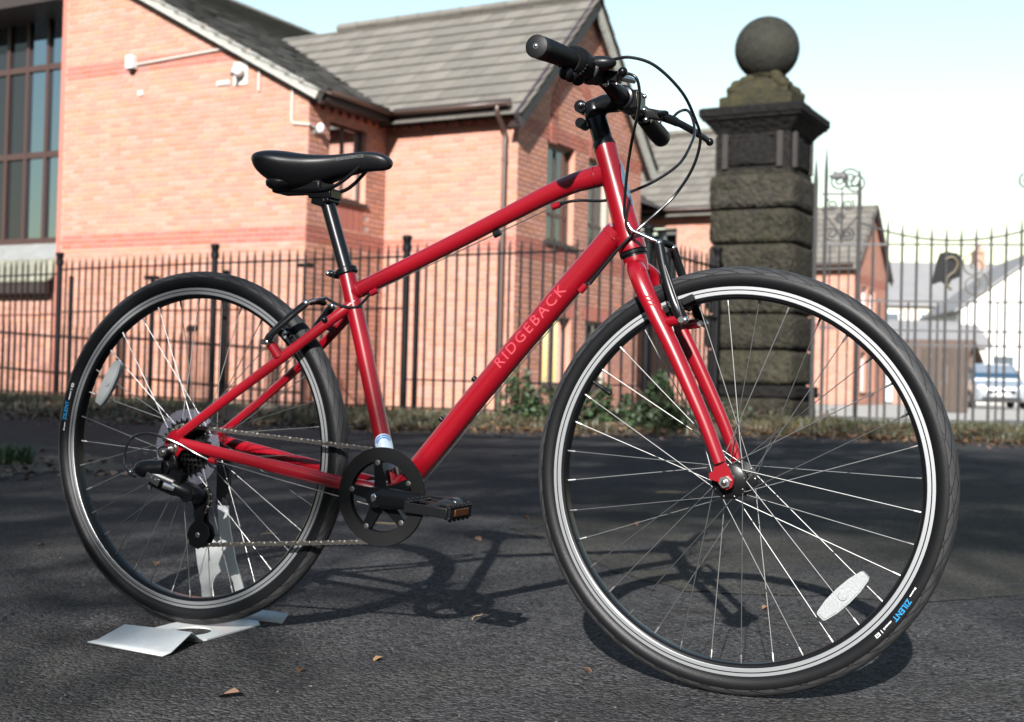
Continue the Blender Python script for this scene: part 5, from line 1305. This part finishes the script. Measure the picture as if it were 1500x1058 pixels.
# ---------------------------------------------------------------- rim brakes
def rim_brake(nm,arm,pads,top_y,parent_name,noodle,boot,pad_dir):
    root=empty(nm,(0,0,0),bike)
    for s in (-1,1):
        b=MB(); pts=[(x,s*y,z) for x,y,z in arm]; b.tube(spline(pts,4),[.0082]*4+[.0068]*(4*(len(pts)-1)-3),12,flat=(.7,1.15))
        a=b.build('brake_arm',M_blk,root)
        q=MB(); p=Vector(pts[0]); d=Vector(pad_dir)
        q.sphere(p+Vector((.004,s*.002,0)),.0068,14,8); q.cyl(p-Vector((0,s*.012,0)),p+Vector((0,s*.012,0)),.0052,12)
        t=Vector(pts[-1]); q.sphere(t,.0062,12,8)
        pc=Vector((pads[0],s*pads[1],pads[2])); q.cyl(pc,pc+Vector((0,s*.030,0)),.0042,12); q.lathe([(.0001,s*.022),(.0068,s*.022),(.0068,s*.028),(.0001,s*.028)],18,c=pc)
        q.build('brake_bolt',M_alu,root)
        q=MB(); dn=d.normalized(); up=Vector((0,1,0)); sd=dn.cross(up)
        R=Matrix((dn,up,sd)).transposed(); q.box(pc+Vector((0,s*-.002,0)),(.062,.011,.0125),R); q.box(pc+Vector((0,s*.006,0)),(.022,.006,.010),R); q.build('brake_pad',M_rub,root,bevel=.002)
        q=MB(); q.tube([Vector(pts[0])+Vector((0,s*.006,.003)),Vector(pts[1])+Vector((.006,s*.007,.004)),Vector(pts[-2])+Vector((.004,s*.004,0))],.0008,8); q.build('brake_spring',mat('dull spring',(.12,.12,.12),.5,1.0),root)
    b=MB(); b.tube(spline(noodle,6),.0030,12); b.build('noodle',M_alu,root)
    b=MB(); nb=spline(boot,5); b.tube(nb,[.0052+.0007*(k%2) for k in range(len(nb))],12); b.build('cable_boot',M_rub,root)
    b=MB(); b.tube([boot[-1],(arm[-1][0],arm[-1][1],arm[-1][2])],.0012,8); b.build('brake_wire',M_steel,root)
    return root
rim_brake('front_brake',[(1.010,.057,.607),(.997,.060,.633),(.984,.056,.664),(.972,.049,.697),(.961,.040,.735)],(.989,.0215,.634),0,'',
    [(.907,-.0445,.769),(.915,-.0440,.757),(.930,-.043,.750),(.950,-.041,.741),(.961,-.036,.737)],[(.961,-.034,.737),(.964,-.014,.737),(.966,.008,.736)],(.80,0,.36))
rim_brake('rear_brake',[(.203,.060,.562),(.216,.064,.576),(.232,.060,.593),(.255,.053,.615),(.279,.045,.636)],(.229,.0215,.580),0,'',
    [(.292,-.004,.646),(.293,-.018,.646),(.290,-.032,.642),(.280,-.043,.637)],[(.281,-.036,.638),(.283,-.012,.641),(.282,.012,.640)],(.55,0,-.60))

# ---------------------------------------------------------------- drivetrain
crank=empty('crankset',(BBx,0,BBz),bike)
yc=-.046
def circ(r,n=72,a0=0): return [(r*cos(a0+2*pi*k/n),r*sin(a0+2*pi*k/n)) for k in range(n)]
M_guard=mat('speckled black plastic',(.005,.0054,.006),.5,spec=.12,noise=(1500,.5,(.022,.022,.023)),bump=(1200,.4,.0006))
b=MB(); b.prism(circ(.0885),yc-.0075,yc-.0045,hole=circ(.0640)); b.prism(circ(.0892),yc-.0045,yc-.002,hole=circ(.0700)); b.build('chain_guard',M_guard,crank,20)
b=MB(); tN=42; poly=[]
rp=.0127/(2*sin(pi/tN))*.97
for k in range(tN):
    for (da,dr) in ((-.5,-.004),(-.2,-.0034),(-.08,.0022),(.08,.0022),(.2,-.0034)):
        a=2*pi*(k+da)/tN; poly.append(((rp+dr)*cos(a),(rp+dr)*sin(a)))
b.prism(poly,yc-.001,yc+.001,hole=[(.062*cos(atan2(q,p)),.062*sin(atan2(q,p))) for p,q in poly]); b.build('chainring',M_blk,crank,20)
b=MB()
for k in range(5):
    a=radians(26+72*k); ca,sa=cos(a),sin(a); f=lambda u,v,t,ca=ca,sa=sa:(u*ca-v*sa,t,u*sa+v*ca)
    b.prism([(.008,-.016),(.03,-.0105),(.062,-.0085),(.067,-.006),(.067,.006),(.062,.0085),(.03,.0105),(.008,.016)],yc-.006-.0003*k,yc+.004-.0002*k,f)
b.lathe([(.0001,yc-.016),(.017,yc-.016),(.021,yc-.010),(.023,yc+.006),(.0001,yc+.006)],32)
b.build('spider',M_blk,crank,30)
b=MB()
for k in range(5):
    a=radians(26+72*k); c=Vector((.0615*cos(a),yc-.0075,.0615*sin(a))); b.lathe([(.0001,-.0012),(.0028,-.0016),(.0050,-.0010),(.0055,.001)],16,c=c)
b.build('chainring_bolt',M_steel,crank)
b=MB(); b.lathe([(.0001,-.0795),(.0045,-.0795),(.0062,-.0782),(.0075,-.0775),(.0075,-.074)],24); b.build('crank_bolt',M_alu,crank)
CE=Vector((.168,-.094,-.002))      # pedal end, from the bottom bracket
for s in (-1,1):
    e = CE if s<0 else Vector((-CE.x,.094,-CE.z))
    b=MB(); st0=Vector((0,s*.064,0)); b.tube([st0-e.normalized()*.014*0,st0+(e-st0)*.12,st0+(e-st0)*.5,st0+(e-st0)*.85,e],[.0200,.0195,.0150,.0128,.0135],20,flat=(.72,1.0),up=(0,0,1))
    b.cyl((0,s*.050,0),(0,s*.0765,0),.0175,28); b.cyl(e+Vector((0,-s*-.010,0)),e-Vector((0,s*.010,0)),.0138,24); b.sphere(e+Vector((0,s*.010,0)),(.0138,.004,.0138),20,8)
    b.build('crank_arm',M_blk,crank,50)
b=MB(); b.cyl((0,-.05,0),(0,.05,0),.0085,16); b.build('spindle',M_steel,crank)
def pedal(e,s):
    pe=empty('pedal',Vector((BBx,0,BBz))+e,bike)
    pe.rotation_euler=(0,radians(4),0)
    b=MB()
    y0,y1=s*.020,s*.100
    b.tube([(0,s*.006,0),(0,s*.03,0),(0,s*.055,0),(0,s*.098,0),(0,s*.101,0)],[.0075,.0145,.0115,.0105,.005],20)
    for sx_ in (-1,1):
        b.box((sx_*.040,(y0+y1)/2,0),(.007,abs(y1-y0),.022)); 
        for zz in (-.0085,.0085): b.box((sx_*.0385,(y0+y1)/2,zz),(.010,abs(y1-y0)+.002,.0045))
        for k in range(5):
            yy=y0+(y1-y0)*(k+.5)/5
            for zz in (-1,1): b.box((sx_*.040,yy,zz*.0125),(.005,.006,.004))
    for yy,ww in ((y0,.008),(y1,.008)): b.box((0,yy,0),(.078,ww,.0165))
    for zz in (-.0075,.0075): b.box((.0,(y0+y1)/2,zz),(.074,.012,.004))
    body=b.build('pedal_body',M_plas,pe,30,bevel=.0012)
    for sx_ in (-1,1):
        q=MB(); q.box((sx_*.0442,(y0+y1)/2,0),(.0025,.050,.0115)); q.build('pedal_reflector',mat('amber reflector',(.07,.022,.004),.35,spec=.3,bump=(300,.5,.001)),pe,bevel=.0008)
    return pe
pedal(CE,-1); pedal(Vector((-CE.x,.094,-CE.z)),1)

# chain: rollers+pins along the whole loop, then every link its own piece
JT=Vector((.052,-.044,.258)); JB=Vector((.052,-.044,.1885))
rs_=.0127/(2*sin(pi/teeth[CH]))*.92; ys=-.0300-.0046*CH; rj=.0205
A0=Vector((BBx,0,BBz)); R0=rp
def arc(c,r,a0,a1,y,n): return [Vector((c[0]+r*cos(a0+(a1-a0)*k/n),y,c[1]+r*sin(a0+(a1-a0)*k/n))) for k in range(n+1)]
# upper run: tangent on top of sprocket and ring; lower run: under ring to lower jockey
dx,dz_=BBx-0,BBz-ZR; dd=sqrt(dx*dx+dz_*dz_); th=atan2(dz_,dx); off=math.asin((rs_-R0)/dd); tn=th+pi/2-off
loop=[]
loop += arc((0,ZR),rs_,tn+pi*.98,tn,ys,26)
loop += arc((BBx,BBz),R0,tn,tn-pi*1.02,yc,40)
loop += arc((JB.x,JB.z),rj,-pi/2-.05,-pi/2-2.5,JB.y,8)
loop += arc((JT.x,JT.z),rj,-.6,1.25,JT.y,6)
# resample at link pitch
def resample(pts,step):
    out=[pts[0]]; acc=0; last=pts[0]; i=1
    while i<len(pts):
        d=(pts[i]-last).length
        if d>=step-1e-9: last=last+(pts[i]-last)*(step/d); out.append(last.copy())
        else: i+=1
    return out
cp=resample(loop,.0127)
chain=empty('chain',(0,0,0),bike)
def plate(yoff,th_):
    b=MB(); n=8; poly=[]
    for k in range(n+1): a=pi/2+pi*k/n; poly.append((.0043*cos(a),.0043*sin(a)))
    poly.append((.00635,-.0029))
    for k in range(n+1): a=-pi/2+pi*k/n; poly.append((.0127+.0043*cos(a),.0043*sin(a)))
    poly.append((.00635,.0029))
    for s in (-1,1): b.prism(poly,s*yoff-th_/2,s*yoff+th_/2)
    for x in (0,.0127): b.cyl((x,-.0022,0),(x,.0022,0),.0038,12)
    for x in (0,.0127): b.cyl((x,-.0042,0),(x,.0042,0),.0018,10)
    return b.mesh('chain_link',M_chain,30)
lk=[plate(.0021,.0009),plate(.0031,.0009)]
for i in range(len(cp)-1):
    p,q=cp[i],cp[i+1]; X=(q-p).normalized(); Yv=Vector((0,1,0)); Z=X.cross(Yv).normalized(); Yv=Z.cross(X)
    o=link('chain_link',lk[i%2],chain); m=Matrix((X,Yv,Z)).transposed().to_4x4(); m.translation=p; o.matrix_local=m

# rear derailleur
rd=empty('rear_derailleur',(0,0,0),bike)
b=MB(); b.prism([(-.012,.342),(.010,.342),(.016,.325),(.012,.306),(-.002,.300),(-.014,.308),(-.020,.326)],-.079,-.072)
b.cyl((-.006,-.094,.347),(-.006,-.070,.347),.0115,24); b.cyl((.002,-.100,.318),(.002,-.074,.318),.014,24); b.build('hanger',M_blk,rd,30,bevel=.001)
b=MB(); b.lathe([(.0001,-.098),(.0045,-.098),(.0045,-.0955),(.0075,-.0955),(.0085,-.094)],18,c=(-.006,0,.347)); b.build('hanger_bolt',M_steel,rd)
b=MB()  # pear-shaped outer knuckle, parallelogram links, inner knuckle
b.tube(spline([(.004,-.098,.318),(-.016,-.101,.316),(-.034,-.104,.314),(-.050,-.106,.314),(-.058,-.106,.313)],5),[.0135,.014,.0145,.015,.0155,.016,.0165,.017,.0172,.0175,.0175,.0172,.0168,.016,.0150,.0138,.012,.010,.0075,.005,.002],22)
b.tube([(-.018,-.107,.300),(.024,-.090,.282)],[.0140,.0145],18,flat=(.6,1.25)); b.box((.020,-.086,.296),(.040,.018,.034),Matrix.Rotation(.35,3,'Y')); b.cyl((.047,-.085,.268),(.047,-.052,.268),.0155,22)
b.tube([(-.030,-.100,.305),(.022,-.080,.272)],[.010,.010],16,flat=(.6,1.1))
b.tube(spline([(.018,-.088,.284),(.036,-.080,.276),(.050,-.070,.268),(.055,-.056,.262)],4),[.0160]*13,18)
b.build('derailleur_body',M_blk,rd,40)
b=MB(); b.box((-.008,-.1165,.2965),(.034,.004,.014),Matrix.Rotation(.42,3,'Y')); b.tube([(.012,-.111,.2865),(.030,-.100,.279)],[.006,.0045],14,flat=(.5,1.1)); b.build('derailleur_link',M_alu,rd,30,bevel=.0015)
b=MB()
for x,z in ((-.013,.2985),(-.003,.2945)): b.lathe([(.0001,-.1205),(.0032,-.1205),(.0038,-.1185)],14,c=(x,0,z))
b.tube([(-.020,-.112,.284),(-.018,-.112,.276)],[.005,.0035],12); b.sphere((-.0725,-.104,.306),.0042,12,8); b.build('adjust_screw',M_steel,rd)
b=MB()
for yo in (-.0525,-.0360):
    b.prism([(.034,.266),(.042,.280),(.060,.281),(.071,.268),(.069,.250),(.062,.234),(.064,.214),(.075,.205),(.080,.190),(.071,.170),(.053,.161),(.035,.168),(.026,.187),(.033,.204),(.043,.214),(.044,.234),(.036,.250)],yo-.0009,yo+.0009)
b.build('derailleur_cage',M_blk,rd,20)
for J in (JT,JB):
    poly=[]
    for k in range(11):
        for (da,dr) in ((-.5,-.0045),(-.22,-.003),(-.1,.002),(.1,.002),(.22,-.003)):
            a=2*pi*(k+da)/11; poly.append((J.x+(.0205+dr)*cos(a),J.z+(.0205+dr)*sin(a)))
    q=MB(); q.prism(poly,J.y-.0022,J.y+.0022); q.build('jockey_wheel',M_plas,rd,20)
    q=MB(); q.lathe([(.0001,-.0560),(.0035,-.0560),(.0052,-.0545),(.0052,-.0530)],16,c=(J.x,0,J.z)); q.build('jockey_bolt',M_steel,rd)
# ================================================================== floor stand that holds the rear wheel
M_galv=mat('bright zinc sheet',(.80,.83,.82),.42,.25,noise=(9,.5,(.66,.69,.69),60,.3,(.55,.57,.57)))
M_coat=mat('black rubber sleeve',(.012,.012,.013),.5)
stand=tag(empty('bike_stand',(0,.09,0)),'folded silver steel display stand under the rear wheel of the bicycle','stand')
def strip(poly2,th,m,nm):     # poly2: list of (left point, right point) pairs, a folded sheet
    b=MB(); vs=[]
    for a,c in poly2: vs += [Vector(a)-stand.location,Vector(c)-stand.location]
    n=len(poly2); b.add(vs,[(2*i,2*i+1,2*i+3,2*i+2) for i in range(n-1)]); o=b.build(nm,m,stand,20)
    s=o.modifiers.new('s','SOLIDIFY'); s.thickness=th; s.offset=1; return o
# front foot: small lip on the ground, rising plate, then down to the slotted bed
strip([((-.050,-.232,.001),(.137,-.252,.001)),((-.040,-.216,.004),(.142,-.234,.004)),((-.036,-.150,.021),(.122,-.152,.023)),((-.034,-.120,.004),(.118,-.122,.004))],.0028,M_galv,'foot_plate')
b=MB(); n=24
outer=[];inner=[]
x0_,x1_,y0_,y1_=-.034,.118,-.122,.10
for k in range(n):
    a=2*pi*k/n; inner.append((.045+.040*cos(a),-.060+.045*sin(a)))
    ca,sa=cos(a),sin(a); t=min((x1_-.045)/max(ca,1e-6) if ca>0 else (x0_-.045)/min(ca,-1e-6),(y1_+.060)/max(sa,1e-6) if sa>0 else (y0_+.060)/min(sa,-1e-6)); outer.append((.045+t*ca,-.060+t*sa))
b.prism([(x,y-.09) for x,y in outer],.001,.0040,lambda a,c,t:(a,c,t),hole=[(x,y-.09) for x,y in inner]); b.build('bed_plate',M_galv,stand,20)
strip([((.02,.098,.002),(.150,.098,.002)),((.02,.118,.020),(.150,.118,.020))],.0028,M_galv,'rear_lip')
# upright: sheet with an arched cut-out, splitting into two sleeved prongs
def up(poly,y0,y1,m,nm): 
    b=MB(); b.prism(poly,y0,y1); o=b.build(nm,m,stand,20); return o
arch=[(-.012+.030*cos(pi-pi*k/10),.040+.058*sin(pi*k/10)) for k in range(11)]
arch=[(.008+.030*cos(pi-pi*k/10),.045+.052*sin(pi*k/10)) for k in range(11)]
left=[(-.040,.002),(-.048,.06),(-.060,.11),(-.066,.145),(-.060,.166),(-.046,.176),(-.030,.164),(-.012,.152),(-.004,.160),(-.006,.185),(-.012,.22),(-.012,.30),(.014,.30),(.014,.22),(.020,.185),(.036,.12),(.060,.06),(.066,.002)]
poly=left+[(.040,.002)]+arch[::-1]+[(-.022,.002)]
up(poly,.0015,.0045,M_galv,'upright')
up([(-.014,.232),(-.014,.345),(-.008,.352),(.010,.352),(.016,.345),(.016,.232)],-.002,.008,M_coat,'prong_sleeve')
up([(-.070,.205),(-.062,.20),(-.046,.205),(-.044,.24),(-.046,.345),(-.066,.345),(-.068,.24)],-.002,.008,M_coat,'prong_sleeve')
up([(-.060,.166),(-.046,.176),(-.048,.215),(-.062,.215)],.0015,.0045,M_galv,'prong')
# trees behind the viewpoint
for (X,Z,h,sd_,lab,sp,ln) in (
    (-13.0,-5.5,12.5,101,'leafless tree in the row along the driveway opposite the brick building',.62,.05),
    (-8.6,-7.0,13.0,104,'leafless tree in the row along the driveway opposite the brick building',.62,-.03),
    (-4.8,-8.0,12.5,107,'leafless tree in the row along the driveway opposite the brick building',.62,-.06),
    (.9,-12.5,13.0,102,'leafless tree in the row along the driveway opposite the brick building',.62,.04),
    (6.0,-11.0,12.5,103,'leafless tree in the row along the driveway opposite the brick building',.62,.0)):
    lb = [(6.6,1,5,.10),(7.3,-1,4.5,.12),(7.6,1,5.5,.13),(8.6,-1,4.5,.12),(8.9,1,5.5,.13),(9.9,1,5,.12),(10.4,-1,4,.11),(5.6,1,2.2,.06),(5.3,-1,3.5,.07)] if sd_==107 else []
    if sd_==102: lb=[(8.9,-1,5,.12),(9.6,1,4.5,.12),(10.3,-1,5.5,.13),(11.2,1,5,.12),(11.4,-1,5,.12),(8.3,1,4.5,.09)]
    bare_tree(X,Z,h,sd_,lab,sp,ln,.28 if Z<-9 else .5,(4,5,5,4,3) if Z<-9 else (4,5,5,5,3),.011 if Z<-9 else .014,lb)
